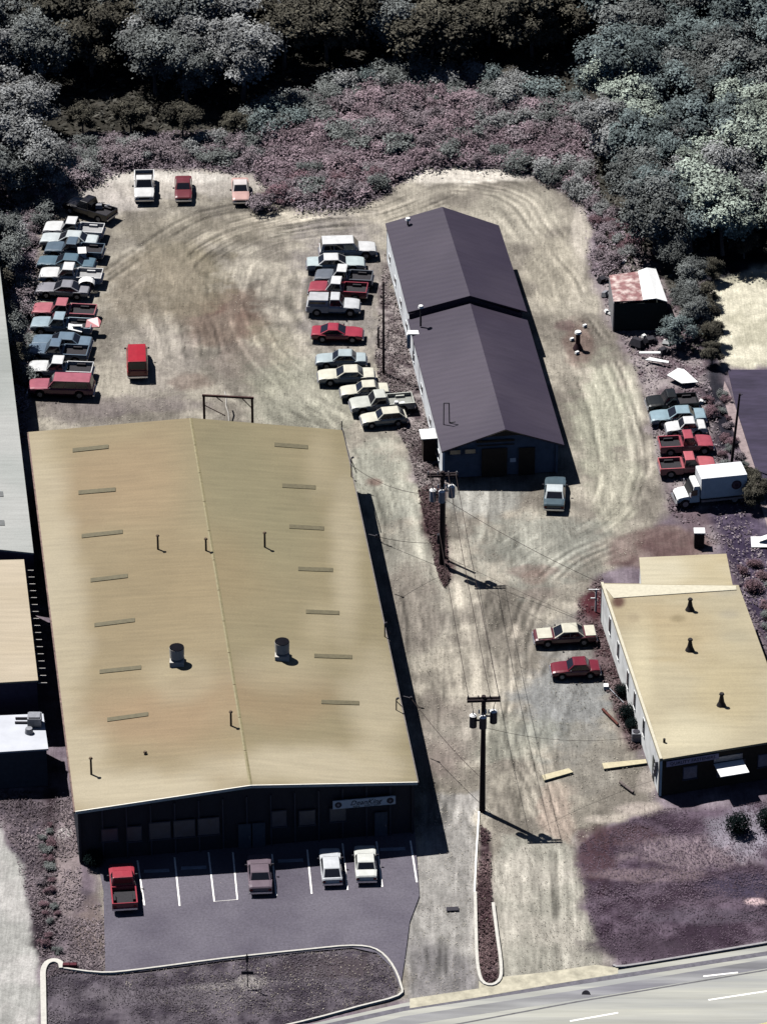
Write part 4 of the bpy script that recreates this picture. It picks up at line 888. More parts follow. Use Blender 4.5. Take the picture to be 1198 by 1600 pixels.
# left row (top to bottom)
V('pickup', 0, 344, 'l', (.012,.011,.014), 'black pickup parked askew at the top of the left row', 'pickup', 98, 184, .30, GL, dark_bed=True)
V('pickup', 0, 377, 'l', WHT, 'white pickup with grey-brown sides directly below the black askew pickup', 'pickup', 69, 164, .06, GL)
V('sedan', 0, 392, 'l', (.60,.66,.67), 'pale silver-white sedan between the top white pickup and a blue pickup', 'car', 63, 156, .06, GL)
V('pickup', 0, 409, 'l', BLU, 'slate blue pickup carrying a white box, upper part of the left row', 'pickup', 71, 164, .06, GL, dark_bed=True)
V('sedan', 0, 428, 'l', (.12,.195,.25), 'steel blue sedan just above the white pickup with a white arch in its bed', 'car', 54, 156, .06, GL)
V('pickup', 0, 449, 'l', WHT, 'white pickup with a white arched load in its bed, left row', 'pickup', 59, 165, .04, GL)
V('coupe', 0, 469, 'l', GRY, 'dull grey coupe between a white pickup and a pink-red pickup', 'car', 57, 142, .05, GL)
V('pickup', 0, 505, 'l', PNK, 'faded pink-red pickup in the middle of the left row', 'pickup', 49, 154, .05, GL, dark_bed=True)
V('pickup', 0, 527, 'l', (.36,.46,.52), 'pale blue pickup heaped with white sheets and a red panel', 'pickup', 49, 146, .05, GL, dark_bed=True)
V('sedan', 0, 552, 'l', (.17,.24,.31), 'grey-blue sedan below the pale blue pickup in the left row', 'car', 43, 152, .05, GL)
V('pickup', 0, 569, 'l', (.15,.21,.28), 'grey-blue pickup between the grey-blue sedan and the white-cabbed pickup', 'pickup', 43, 140, .05, GL, dark_bed=True)
V('pickup', 0, 596, 'l', WHT, 'white pickup directly above the rose-red wagon in the left row', 'pickup', 43, 148, .04, GL, dark_bed=True)
V('wagon', 0, 624, 'l', (.42,.13,.17), 'long rose-red wagon with a flat roof at the bottom of the left row', 'wagon', 44, 150, .03, GL, L=5.9)
# loads
def load(name, label, cat, parts, loc, rz=0):
    e_ = empty(name, loc, rz); tag(e_, label, cat)
    for nm_, mb_, m_ in parts: mb_.build(nm_, m_, e_)
    return e_
load('white_box', 'white box standing in the bed of the slate blue pickup', 'box', [('carton', MB().box((0,0,.35), (.75,1.2,.7), taper=.96), M['white']), ('carton_lid', MB().box((0,0,.74), (.78,1.24,.06)), M['white'])], W(129,402,.75), .1)
mb = MB()
for i in range(8):
    a0 = math.pi*i/8; a1 = math.pi*(i+1)/8; mb.add([(math.cos(a0)*.8,-.5,math.sin(a0)*.6),(math.cos(a1)*.8,-.5,math.sin(a1)*.6),(math.cos(a1)*.8,.4,math.sin(a1)*.6),(math.cos(a0)*.8,.4,math.sin(a0)*.6)], [(0,1,2,3)])
mb.box((0,.45,.28), (1.3,.06,.5))
tag(mb.build('arched_cover', M['white'], loc=W(136,444,.75)), 'white arched cover lying in the bed of a white pickup', 'cover')
tag(MB().box((0,0,.3), (1.3,1.1,.08), Matrix.Rotation(.25,3,'Y')).box((.2,.1,.5), (.9,.7,.06), Matrix.Rotation(-.3,3,'X')).build('white_sheets', M['white'], loc=W(118,517,.8)), 'white sheets piled in the bed of the pale blue pickup', 'sheets')
tag(MB().plate([(-.7,-.5,0),(.6,-.55,.1),(.75,.1,.35),(.4,.55,.5),(-.6,.4,.3)], .05).build('scrap_sheet', paint((.36,.03,.05)), loc=W(146,508,.85)), 'loose red car panel lying at the tail of the pale blue pickup', 'car panel')
tag(MB().box((0,0,.2), (.7,.5,.4), taper=.8).box((.8,.2,.1), (.5,.4,.2)).build('scrap_parts', M['steel'], loc=W(155,325,.8)), 'pale scrap parts in the bed of the black askew pickup', 'scrap')
# top row
V('pickup', 226, 300, 'd', WHT, 'white pickup nosed toward the camera at the top of the yard', 'pickup', dark_bed=True)
V('compact', 287, 303, 'd', (.17,.035,.045), 'dark red compact car between the white pickup and the pink car at the top', 'car')
V('compact', 376, 306, 'd', (.62,.40,.36), 'salmon pink car with white roof at the top of the yard', 'car', roofc=(.72,.66,.64), slope=.05)
V('van', 215, 574, 'u', (.42,.020,.035), 'bright red van standing alone in the open yard', 'van', slope=-.02)
# middle row
V('wagon', 0, 408, 'r', WHT, 'white windowed van with a flat white roof at the top of the middle row', 'van', 498, 588, -.03, GC)
sw_ = V('sedan', 0, 428, 'r', (.55,.64,.65), 'pale blue-white sedan below the white windowed van', 'car', 478, 571, -.02, GC, roofc=WHT)
V('pickup', 0, 452, 'l', (.16,.18,.21), 'grey pickup with a white cab roof in the middle row', 'pickup', 492, 583, .05, GC, roofc=WHT, dark_bed=True)
V('pickup', 0, 471, 'l', (.36,.06,.085), 'red pickup with a white cab in the middle row', 'pickup', 482, 575, .05, GC, roofc=WHT, dark_bed=True)
V('pickup', 0, 496, 'r', (.66,.68,.70), 'white pickup with a white-capped bed above the red coupe', 'pickup', 479, 563, .02, GC, cap=(.55,.56,.58))
V('coupe', 0, 537, 'r', (.40,.045,.075), 'red coupe on its own in the middle row', 'car', 486, 568, .02, GC)
V('compact', 0, 578, 'l', (.46,.54,.56), 'pale silver-blue compact sedan just above the cream sedan', 'car', 493, 573, .0, GC)
V('sedan', 0, 604, 'l', CRM, 'large cream sedan just below the silver-blue compact', 'car', 496, 586, -.03, GC)
V('compact', 0, 627, 'l', CRM, 'cream compact car half hidden behind the pickup with an open bed', 'car', 531, 608, -.05, GC)
V('pickup', 0, 649, 'l', (.62,.64,.58), 'cream and blue pickup with an open bed holding a white bundle', 'pickup', 546, 647, -.08, GC)
V('hatch', 0, 669, 'l', CRM, 'cream hatchback at the bottom of the middle row', 'car', 563, 636, -.09, GC)
tag(MB().box((0,0,.25), (.5,.5,.4), taper=.6).box((.5,.1,.2), (.5,.3,.2), Matrix.Rotation(.4,3,'Z')).build('white_bundle', M['white'], loc=W(619,634,.75)), 'white bundle in the open pickup bed', 'bundle')
# in front of the workshop, by the shop, right row
V('sedan', 866, 779, 'u', (.085,.125,.15), 'blue-grey car with a white roof parked in front of the dark-roofed workshop', 'car', slope=.06, roofc=(.6,.66,.68))
V('sedan', 0, 1011, 'l', (.13,.035,.045), 'long cream sedan with maroon sides beside the cream-roofed shop', 'car', 832, 931, -.05, L=5.5, roofc=(.70,.68,.56), hoodc=(.70,.68,.56))
V('compact', 0, 1062, 'l', (.19,.018,.035), 'maroon sedan below the long cream sedan by the shop', 'car', 859, 937, -.04)
V('pickup', 0, 648, 'l', (.016,.018,.018), 'black pickup at the top of the right-hand row', 'pickup', 1008, 1090, -.06, GR, dark_bed=True)
V('sedan', 0, 668, 'l', (.30,.42,.48), 'pale blue sedan in the right-hand row below the black pickup', 'car', 1014, 1102, -.04, GR)
V('compact', 0, 684, 'l', WHT, 'white car mostly hidden behind the upper red pickup', 'car', 1042, 1098, -.04, GR)
V('pickup', 0, 713, 'r', (.44,.09,.12), 'upper of two red pickups with empty black beds', 'pickup', 1027, 1113, -.05, GR, dark_bed=True)
V('pickup', 0, 747, 'r', (.56,.15,.17), 'lower red pickup with a pinkish hood, just above the white box truck', 'pickup', 1027, 1117, -.05, GR, dark_bed=True)
# car park
V('pickup', 193, 1396, 'u', (.40,.05,.075), 'red pickup with a black bed in the leftmost bay of the car park', 'pickup', slope=-.10, dark_bed=True)
V('sedan', 406, 1374, 'u', (.18,.14,.17), 'brownish mauve sedan nosed in at the middle of the car park', 'car', slope=-.06, L=4.5)
V('hatch', 517, 1362, 'u', (.66,.69,.72), 'silver-white hatchback with a large rear window, left of the white sedan', 'car', slope=-.10, L=4.3)
V('compact', 571, 1358, 'u', (.72,.74,.70), 'white sedan, rightmost car in the car park', 'car', slope=-.06)

# box truck
bt = empty('box_truck', W(1106, 782), head(-10, 1.0, 1106, 782)); tag(bt, 'white box truck with a round dark emblem on its cargo box', 'truck')
finish(MB().box((-1.05,0,1.95), (4.1,2.25,2.1)), 'cargo_box', mat('truck_white', (.70,.72,.74), .5, noise=.08), bt, .10)
MB().box((-1.05,0,.80), (4.0,1.9,.16)).build('chassis', M['darksteel'], bt)
finish(MB().add([(1.05,-1.0,.55),(2.0,-1.0,.55),(2.0,1.0,.55),(1.05,1.0,.55),(1.05,-.95,2.15),(1.55,-.92,2.15),(1.55,.92,2.15),(1.05,.95,2.15)], [(3,2,1,0),(4,5,6,7),(0,1,5,4),(1,2,6,5),(2,3,7,6),(3,0,4,7)]), 'cab', M['white'], bt, .07)
finish(loft([(1.9,.92,.5,1.2,.05),(2.5,.92,.5,1.15,.05),(2.9,.88,.5,1.05,.04),(3.02,.80,.5,.9,.02)]), 'hood', M['white'], bt)
MB().plate([(2.0,-.88,1.22),(2.0,.88,1.22),(1.6,.82,2.0),(1.6,-.82,2.0)], .03).build('windshield', M['glass'], bt)
for sd in (-1, 1):
    MB().box((1.55, sd*1.0, 1.55), (.55,.04,.55)).build('side_window', M['glass'], bt); MB().box((1.95, sd*1.22, 1.5), (.1,.2,.4)).build('side_mirror', M['chrome'], bt)
    MB().box((3.0, sd*.65, .78), (.06,.25,.2)).build('headlight', M['lampglass'], bt); MB().box((-3.11, sd*.95, .85), (.04,.15,.2)).build('taillight', M['redlamp'], bt)
    MB().box((-1.05, sd*1.0, .62), (3.9, .06, .2)).build('side_rail', M['steel'], bt)
    for x in (-2.1, 2.3): add_wheel(bt, x, sd*.88, .46)
    # round emblem on the box side
    o = MB().tube((-2.15, sd*1.13, 2.05), (-2.15, sd*1.15, 2.05), .45, .45, 22).build('round_emblem', mat('emblem_brown', (.06,.035,.05), .6), bt)
    MB().tube((-2.15, sd*1.151, 2.05), (-2.15, sd*1.16, 2.05), .33, .33, 22).build('emblem_ring', mat('emblem_mauve', (.16,.10,.13), .6), o); MB().tube((-2.15, sd*1.161, 2.05), (-2.15, sd*1.17, 2.05), .18, .18, 5).build('emblem_star', mat('emblem_brown', (.06,.035,.05), .6), o)
MB().box((3.1,0,.5), (.14,1.9,.2)).build('bumper', M['chrome'], bt); MB().box((3.03,0,.78), (.05,.9,.25)).build('grille', M['darksteel'], bt)

# ------------------------------------------------------------------ SMALLER THINGS
# gantry frame behind the big building
ga = W(320,678); gb_ = W(395,682); gt = empty('steel_gantry', (ga+gb_)/2); tag(gt, 'rust-brown steel gantry frame standing behind the tan-roofed building', 'frame')
ga -= gt.location; gb_ -= gt.location; Hh = 3.9; rb = mat('rust_brown_steel', (.06,.022,.020), .8, noise=.3)
for p in (ga, gb_): MB().tube(p-Vector((0,0,.1)), p+Vector((0,0,Hh)), .11, .11, 6).build('post', rb, gt)
MB().box((ga+gb_)/2+Vector((0,0,Hh+.08)), ((gb_-ga).length+.3, .16, .18), Matrix.Rotation(math.atan2((gb_-ga).y,(gb_-ga).x),3,'Z')).build('beam', rb, gt)
e = (gb_-ga).normalized()
for a_, b_ in ((ga+Vector((0,0,Hh-.9)), ga+e*1.9+Vector((0,0,Hh-1.9))), (ga+e*1.1+Vector((0,0,Hh)), ga+e*1.7+Vector((0,0,Hh-.5))), (gb_+Vector((0,0,Hh-1.0)), gb_-e*.9+Vector((0,0,Hh)))): MB().tube(a_, b_, .045, .045, 5).build('brace', rb, gt)
mb = MB(); pp = [W(351,612,1.5),W(354,622,1.4),W(353,634,1.2),W(357,646,1.0),W(358,662,.6)]; mb.path([p for p in pp], .07, 5); tag(mb.build('pale_hose', M['concrete']), 'pale hose hanging over the rust-brown gantry', 'hose')
# standpipe in the yard
sp_ = empty('standpipe', W(902,544)); tag(sp_, 'dark standpipe with a white cap in the yard right of the workshop', 'standpipe')
MB().tube((0,0,0), (0,0,.5), .48, .24, 10).tube((0,0,.5), (0,0,1.6), .22, .20, 10).build('riser', mat('maroon_riser', (.04,.016,.022), .8), sp_); MB().tube((0,0,1.6), (0,0,1.78), .34, .28, 12).build('cap', M['white'], sp_)
for x, y, lab in ((913,510,'beyond'),(893,531,'left of'),(901,552,'in front of')): tag(MB().box((0,0,.1), (.42,.28,.2), Matrix.Rotation(.6,3,'Z'), taper=.8).build('white_rock', M['white'], loc=W(x,y)), f'white lump of rubble {lab} the capped standpipe', 'rubble')
# wheel stops
for x, y, lab in ((245,1362,'behind the two bays right of the red pickup'),(303,1357,'in the third bay from the left'),(454,1346,'right of the mauve sedan'),(613,1328,'right of the white sedan')):
    tag(MB().box((0,0,.08), (2.0,.22,.15), Matrix.Rotation(R(4),3,'Z'), taper=.97).build('wheel_stop', mat('blue_grey_concrete', (.30,.34,.42), .9, noise=.15), loc=W(x,y,.02)), f'concrete wheel stop {lab}', 'wheel stop', 'wheel stops in the car park')
# slabs and logs by the shop
def slabthing(pl, h, m, label, cat, name): 
    tag(MB().prism([(v.x,v.y) for v in [W(a,b) for a,b in pl]], -.02, h).build(name, m), label, cat)
m_ys = mat('yellowish_slab', (.62,.56,.38), .9, noise=.15, scale=4)
slabthing([(846,1213),(888,1202),(895,1208),(850,1221)], .12, m_ys, 'short yellowish slab lying alone on the gravel', 'slab', 'concrete_slab')
slabthing([(940,1194),(1008,1188),(1010,1194),(943,1203)], .12, m_ys, 'long yellowish slab reaching to the shop wall', 'slab', 'concrete_slab')
tag(MB().tube(W(968,1222,.12), W(989,1238,.12), .13, .11, 8).build('log', M['timber']), 'grey log lying below the long yellowish slab', 'log')
tag(MB().tube(W(941,1108,.1), W(965,1132,.1), .12, .10, 8).build('log', M['rust']), 'reddish log in the dirt strip beside the shop', 'log')
tag(MB().tube(W(948,1072,.05), W(974,1098,.05), .05, .05, 6).build('pipe', M['steel']), 'thin pipe lying by the round bushes at the shop wall', 'pipe')
tag(MB().box((0,0,.15), (.4,.5,.3)).build('white_block', M['white'], loc=W(946,1075)), 'small white block in the dirt strip beside the shop', 'block')
hv = empty('outdoor_unit', W(993,1156)); tag(hv, 'pale machinery unit against the side wall of the shop', 'air conditioner'); MB().box((0,0,.4), (.7,.7,.8)).build('housing', M['steel'], hv); MB().tube((0,0,.8),(0,0,.86),.28,.28,12).build('fan_grille', M['darksteel'], hv)
ws_ = empty('service_post', W(930,955)); tag(ws_, 'white service post with short arms at the rear corner of the shop', 'post'); MB().tube((0,0,0),(0,0,2.2),.09,.08).build('post_shaft', M['white'], ws_); MB().box((-.2,0,2.15),(.9,.08,.08)).box((-.2,.0,1.3),(.5,.08,.08)).build('arm', M['white'], ws_)
kb = empty('white_topped_cabinet', W(1091,852)); tag(kb, 'brown cabinet with a white top between the box truck and the shop annex', 'cabinet'); MB().box((0,0,.7),(.85,.8,1.4)).build('cabinet_body', mat('brown_boards', (.05,.035,.03), .9), kb); MB().box((0,0,1.46),(.95,.9,.1)).build('cabinet_top', M['white'], kb)
tag(MB().box((0,0,.2),(1.5,1.2,.08),Matrix.Rotation(.3,3,'X')).box((.3,.2,.45),(.8,.7,.06),Matrix.Rotation(-.4,3,'Y')).build('white_scrap_sheet', M['white'], loc=W(1186,850)), 'crumpled white sheet in the scrub at the right edge', 'scrap')
tag(MB().plate([W(1041,587,.5),W(1064,600,.35),W(1090,598,.3),W(1068,578,.6),W(1058,576,.6)],.08).build('white_board', M['white']), 'large white board lying tilted above the black pickup', 'board')
tag(MB().plate([W(998,553,.4),W(1031,553,.4),W(1031,550,.45),W(998,550,.45)],.08).build('white_plank', M['white']), 'upper white plank on the junk heap below the shed', 'plank')
tag(MB().plate([W(1007,563,.25),W(1044,568,.25),W(1044,565,.3),W(1015,559,.35)],.08).build('white_plank', M['white']), 'lower white plank on the junk heap below the shed', 'plank')
for i, (x, y, s_, m_, lab) in enumerate([(995,540,1.3,'darksteel','dark scrap block at the left of the junk heap'),(1015,535,1.0,'darksteel','dark scrap block in the middle of the junk heap'),(1040,537,.7,'white','pale scrap chunk on the junk heap'),(1035,552,1.0,'darksteel','dark scrap block behind the lower plank'),
        (1060,535,.8,'steel','grey scrap piece at the right of the junk heap'),(947,488,.5,'white','white rubble lump by the shed corner'),(952,491,.35,'white','small white rubble lump by the shed corner'),(945,462,.8,'steel','grey scrap beside the shed'),(940,440,.9,'darksteel','dark scrap left of the rusty roof'),
        (973,410,.5,'white','white scrap above the shed'),(870,243,.6,'white','white scrap in the brush above the yard'),(858,247,.5,'white','small white scrap in the brush, left of its neighbour'),(1095,630,.6,'white','pale post stump by the black pickup'),(1005,527,.5,'white','pale scrap between shed and junk heap')]):
    rx = random.Random(i); q = Matrix.Rotation(rx.uniform(0,3),3,'Z') @ Matrix.Rotation(rx.uniform(-.4,.4),3,'X')
    tag(MB().box((0,0,s_*.3),(s_,s_*.7,s_*.5),q,taper=.7).box((s_*.4,.1,s_*.2),(s_*.6,s_*.5,s_*.3),q @ Matrix.Rotation(.7,3,'Y')).build('scrap_heap', M[m_], loc=W(x,y)), lab, 'scrap')
# sign post with shadow on the grass island, two stones by the hook kerb
isl = empty('small_post_sign', W(387,1540)); tag(isl, 'thin post with a small head on the grass island', 'sign'); MB().tube((0,0,0),(0,0,3.0),.04,.04,6).build('post', M['darksteel'], isl); MB().box((0,0,2.5),(.2,.06,.6)).box((.0,0,1.2),(.9,.06,.3)).build('sign_head', M['darksteel'], isl)
for x, lab in ((104,'left'),(115,'right')): tag(MB().box((0,0,.15),(.62,.4,.32),taper=.8).build('red_stone', mat('maroon_stone',(.10,.02,.03),.9), loc=W(x,1511)), f'{lab} one of two dark red stones by the hooked kerb', 'stone')
rk = [(104,1298),(100,1460),(140,1370),(760,1450),(755,1480),(766,1512),(749,1503),(990,1480),(1005,1483),(940,1490)]

# ------------------------------------------------------------------ VEGETATION
def leaf_cloud(seed, lumps, n, size, squash=.8, tone=(.6, 1.35), spray=.3):
    r_ = np.random.default_rng(seed); lc = A([l[:3] for l in lumps]); lr = A([l[3] for l in lumps]); lt = r_.uniform(tone[0], tone[1], len(lumps))
    wgt = lr**2; k = r_.choice(len(lumps), n, p=wgt/wgt.sum()); d = r_.normal(size=(n, 3)); d[:, 2] = d[:, 2]*.9+.25; d /= np.linalg.norm(d, axis=1)[:, None]
    rad = lr[k]*np.where(r_.random(n) < spray, r_.uniform(.9, 1.7, n), r_.uniform(.45, 1.08, n)**.6)*(1+.22*np.sin(d[:, 0]*7+k)*np.cos(d[:, 1]*6)); c = lc[k]+d*rad[:, None]*A([1, 1, squash])
    nrm = d*.75+r_.normal(size=(n, 3))*.45+A([0, 0, .7]); nrm /= np.linalg.norm(nrm, axis=1)[:, None]
    t = np.cross(nrm, r_.normal(size=(n, 3))); t /= np.linalg.norm(t, axis=1)[:, None]; b = np.cross(nrm, t)
    s = size*r_.uniform(.5, 1.3, n)[:, None]; a1, a2 = s*r_.uniform(.7, 1.2, n)[:, None], s*r_.uniform(.35, .8, n)[:, None]
    v = np.stack([c-t*a1, c-b*a2, c+t*a1, c+b*a2], 1).reshape(-1, 3); tn = np.repeat((lt[k]*r_.uniform(.75, 1.25, n)), 4); cc = np.stack([tn, tn, tn], 1)
    return v, np.arange(4*n).reshape(-1, 4), cc
def foliage_mat(name, col_): return mat(name, col_, .8, noise=.25, scale=.8, attr='tone', spec=.15)
def crown_mesh(seed, m, n=14000, rad=3.6, hgt=4.4, size=.34):
    rr_ = random.Random(seed); lumps = []
    for i in range(30):
        a_ = rr_.uniform(0, 6.283); q = rr_.uniform(0, 1)**.6*rad*.85; z = rr_.uniform(-.6, .55)*hgt*(1-.4*q/rad); lumps.append((q*math.cos(a_), q*math.sin(a_), z, rr_.uniform(.16, .40)*rad*.85))
    v, f, c = leaf_cloud(seed, lumps, n, size); me = np_mesh('crown', v, f, c, [m], False); return me
def trunk_mesh(seed, h, hgt):
    rr_ = random.Random(seed); mb = MB(); top = Vector((rr_.uniform(-.3,.3), rr_.uniform(-.3,.3), h)); mb.tube((0,0,-.3), top, .26, .16, 7)
    for i in range(5):
        a_ = i*1.3+rr_.uniform(0,.6); b_ = top+Vector((math.cos(a_)*1.7, math.sin(a_)*1.7, rr_.uniform(.9, 2.4))); mb.tube(top-Vector((0,0,rr_.uniform(0,.8))), b_, .12, .04, 5)
    return mb.mesh('trunk', M['timber'])
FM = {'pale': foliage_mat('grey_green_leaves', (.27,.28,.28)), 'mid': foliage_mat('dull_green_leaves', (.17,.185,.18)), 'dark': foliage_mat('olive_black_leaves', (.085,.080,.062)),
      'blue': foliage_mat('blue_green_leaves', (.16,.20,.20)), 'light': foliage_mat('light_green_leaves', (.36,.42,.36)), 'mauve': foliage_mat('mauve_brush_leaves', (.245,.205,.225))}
TM = {}
for kn in ('pale', 'mid', 'dark', 'blue', 'light'):
    TM[kn] = [crown_mesh(100+i*7+len(kn), FM[kn], size=.16 if kn != 'dark' else .20) for i in range(3)]
TR = [trunk_mesh(i, 3.2, 4) for i in range(3)]
def tree(x, y, s, kn, label, group, hs=1.0):
    t = empty('broadleaf_tree', W(x, y), random.uniform(0, 6.28)); tag(t, label, 'tree', group)
    link('trunk', random.choice(TR), t, scl=(s, s, s*hs)); link('crown', random.choice(TM[kn]), t, loc=(0, 0, 5.0*s*hs), scl=(s*random.uniform(.9,1.15), s*random.uniform(.9,1.15), s*hs*random.uniform(.85,1.1)), rot=(0, 0, random.uniform(0, 6)))
    return t
tr = random.Random(5)
def describe(items, base):       # size and place words that tell trees of one clump apart
    ss = sorted(i[3] for i in items); n = len(ss); xs_ = sorted(i[1] for i in items); ys_ = sorted(i[2] for i in items); base = base.split(' ', 0)[0]
    for o, x, y, s_ in items:
        big_ = 'small' if s_ <= ss[n//3] else ('tall' if s_ > ss[(2*n)//3] else 'mid-sized')
        hx = 'left' if x <= xs_[n//3] else ('right' if x > xs_[(2*n)//3] else 'middle'); hy = 'rear' if y <= ys_[n//2] else 'front'
        o['label'] = f'{big_} {base}, {hy} {hx}'
def grove(boxpx, n, kn, smin, smax, label, group, mind=3.2, poly=None):
    x0, x1, y0, y1 = boxpx; pts = []; tries = 0; items = []
    while len(pts) < n and tries < n*40:
        tries += 1; x = tr.uniform(x0, x1); y = tr.uniform(y0, y1); w = W(x, y)
        if all((w-q).length > mind for q in pts): pts.append(w); s_ = tr.uniform(smin, smax); items.append((tree(x, y, s_, kn if isinstance(kn, str) else tr.choice(kn), label, group), x, y, s_))
    describe(items, label)
G = 'trees in the wood around the yard'
grove((-90,75,130,330), 12, ['pale','mid','pale'], .7, 1.05, 'grey-green tree in the clump at the upper left edge', 'trees at the upper left edge')
grove((-90,90,10,120), 8, ['mid','pale'], .8, 1.1, 'dull green tree in the top left corner', 'trees in the top left corner')
grove((215,380,70,170), 11, ['pale','pale','mid'], .8, 1.15, 'pale grey tree in the top clump above the white pickup', 'pale trees above the top row of cars')
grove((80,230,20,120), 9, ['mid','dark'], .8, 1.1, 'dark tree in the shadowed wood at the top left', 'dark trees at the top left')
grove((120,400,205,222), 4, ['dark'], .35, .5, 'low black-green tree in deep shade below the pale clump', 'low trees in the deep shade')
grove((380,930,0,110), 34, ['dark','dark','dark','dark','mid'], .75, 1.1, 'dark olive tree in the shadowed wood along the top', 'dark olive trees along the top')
grove((940,1010,170,260), 7, ['light','pale'], .7, .95, 'light green tree at the dark wood\'s right-hand border', 'light green trees beside the dark wood')
grove((950,1260,30,210), 26, ['blue','mid','blue'], .8, 1.2, 'blue-green tree in the wood at the top right', 'blue-green trees at the top right')
grove((1090,1290,230,400), 20, ['light','light','blue','pale'], .75, 1.1, 'light green tree in the wood at the right edge', 'glare-lightened trees at the right edge')  # leaves lightened so their colour carries the glare over this edge
grove((985,1090,280,400), 13, ['blue','mid','pale'], .65, .95, 'grey-green tree in the clump above the tin shed', 'trees above the tin shed')
grove((1048,1084,420,545), 9, ['mid','blue'], .40, .60, 'dull green tree right of the tin shed', 'trees right of the tin shed')
grove((1100,1112,425,570), 6, ['dark'], .28, .36, 'blackish tree bordering the pale clearing', 'blackish trees round the pale clearing')
grove((1120,1300,400,410), 6, ['dark'], .3, .4, 'blackish tree along the top of the pale clearing', 'blackish trees above the pale clearing')
grove((-60,14,350,620), 9, ['dark','mid'], .45, .7, 'dark tree between the left row and the grey-roofed warehouse', 'dark trees behind the left row')
grove((-150,1350,-260,-20), 60, ['dark','mid','blue','pale'], .85, 1.2, 'tree in the deep wood beyond the top of the picture', 'trees beyond the top edge', 4.5)
grove((1168,1186,750,800), 3, ['dark'], .26, .34, 'small dark tree between the box truck and the purple driveway', 'small dark trees behind the box truck', 1.5)

def bush_mesh(seed, m, n=2400, size=.07, rad=1.0):
    rr_ = random.Random(seed); lumps = [(rr_.uniform(-.6,.6)*rad, rr_.uniform(-.6,.6)*rad, rr_.uniform(.15,.8)*rad, rr_.uniform(.2,.5)*rad) for _ in range(11)]
    v, f, c = leaf_cloud(seed, lumps, n, size, .8); v[:, 2] = np.abs(v[:, 2]); return np_mesh('foliage', v, f, c, [m], False)
BM = {k: [bush_mesh(300+i+len(k)*5, FM[k]) for i in range(4)] for k in ('mauve', 'pale', 'blue', 'mid')}
FM['pinkbrush'] = foliage_mat('pinkish_brush_leaves', (.31,.235,.265)); FM['maroon'] = foliage_mat('maroon_brush_leaves', (.20,.125,.145))
for k in ('pinkbrush', 'maroon'): BM[k] = [bush_mesh(330+i+len(k)*5, FM[k]) for i in range(4)]
def shrubs(poly, n, kinds, smin, smax, label, group, mind=1.0):
    xs_ = [p[0] for p in poly]; ys_ = [p[1] for p in poly]; pts = []; tries = 0; items = []
    while len(pts) < n and tries < n*60:
        tries += 1; x = tr.uniform(min(xs_), max(xs_)); y = tr.uniform(min(ys_), max(ys_))
        if sdist(A([x]), A([y]), poly)[0] < 0: continue
        w = W(x, y)
        if any((w-q).length < mind for q in pts): continue
        pts.append(w); k = tr.choice(kinds); s_ = tr.uniform(smin, smax)
        items.append((tag(link('shrub', tr.choice(BM[k]), None, w, (0,0,tr.uniform(0,6)), (s_*tr.uniform(.9,1.3), s_*tr.uniform(.9,1.3), s_*tr.uniform(.8,1.15))), label, 'shrub', group), x, y, s_))
    describe(items, label)
shrubs([(400,330),(395,210),(480,170),(600,135),(760,150),(910,190),(925,330),(830,262),(640,262),(560,315),(470,325)], 85, ['mauve','mauve','pinkbrush','pale','mid'], .9, 1.7, 'mauve-grey shrub in the brush mound above the workshop', 'shrubs of the brush mound', 1.3)
shrubs([(520,230),(560,160),(700,150),(880,180),(880,230),(700,225)], 34, ['pinkbrush','pinkbrush','mauve'], 1.0, 1.7, 'pinkish shrub high on the brush mound', 'pinkish shrubs on the brush mound', 1.3)
shrubs([(390,225),(405,165),(520,140),(600,112),(720,105),(900,165),(915,185),(740,140),(600,130),(500,165),(430,210)], 30, ['pale','blue','mid'], 1.2, 2.0, 'grey-green bush along the top rim of the brush mound', 'bushes on the rim of the mound', 1.6)
shrubs([(20,600),(15,330),(60,270),(120,225),(390,222),(400,265),(300,250),(205,255),(145,275),(92,305),(55,370),(44,480),(38,600)], 70, ['mauve','mauve','pale','mid'], .8, 1.5, 'mauve-grey shrub in the brush behind the left row and top cars', 'shrubs behind the left row', 1.2)
shrubs([(410,318),(560,312),(600,290),(600,265),(500,280),(420,285)], 26, ['maroon','maroon','mauve'], .7, 1.2, 'dark maroon shrub at the foot of the brush mound', 'maroon shrubs at the foot of the mound', 1.0)
shrubs([(910,290),(960,330),(1000,390),(960,410),(930,420),(925,350)], 22, ['mauve','maroon','pale'], .5, 1.0, 'small mauve shrub between the workshop yard and the right wood', 'shrubs left of the tin shed', 1.0)
shrubs([(1100,610),(1130,610),(1180,770),(1150,790),(1120,700)], 20, ['mid','mauve','maroon'], .35, .7, 'small dark shrub beside the purple driveway', 'shrubs beside the purple driveway', .9)
shrubs([(1150,880),(1190,870),(1260,960),(1230,1060),(1165,910)], 18, ['maroon','mid','maroon'], .5, .9, 'maroon shrub behind the shop at the right edge', 'shrubs behind the shop', 1.0)
shrubs([(60,1290),(95,1290),(90,1500),(66,1480)], 20, ['mid','maroon','mauve'], .25, .5, 'low dark shrub in the ditch beside the pale pad', 'shrubs in the ditch', .8)
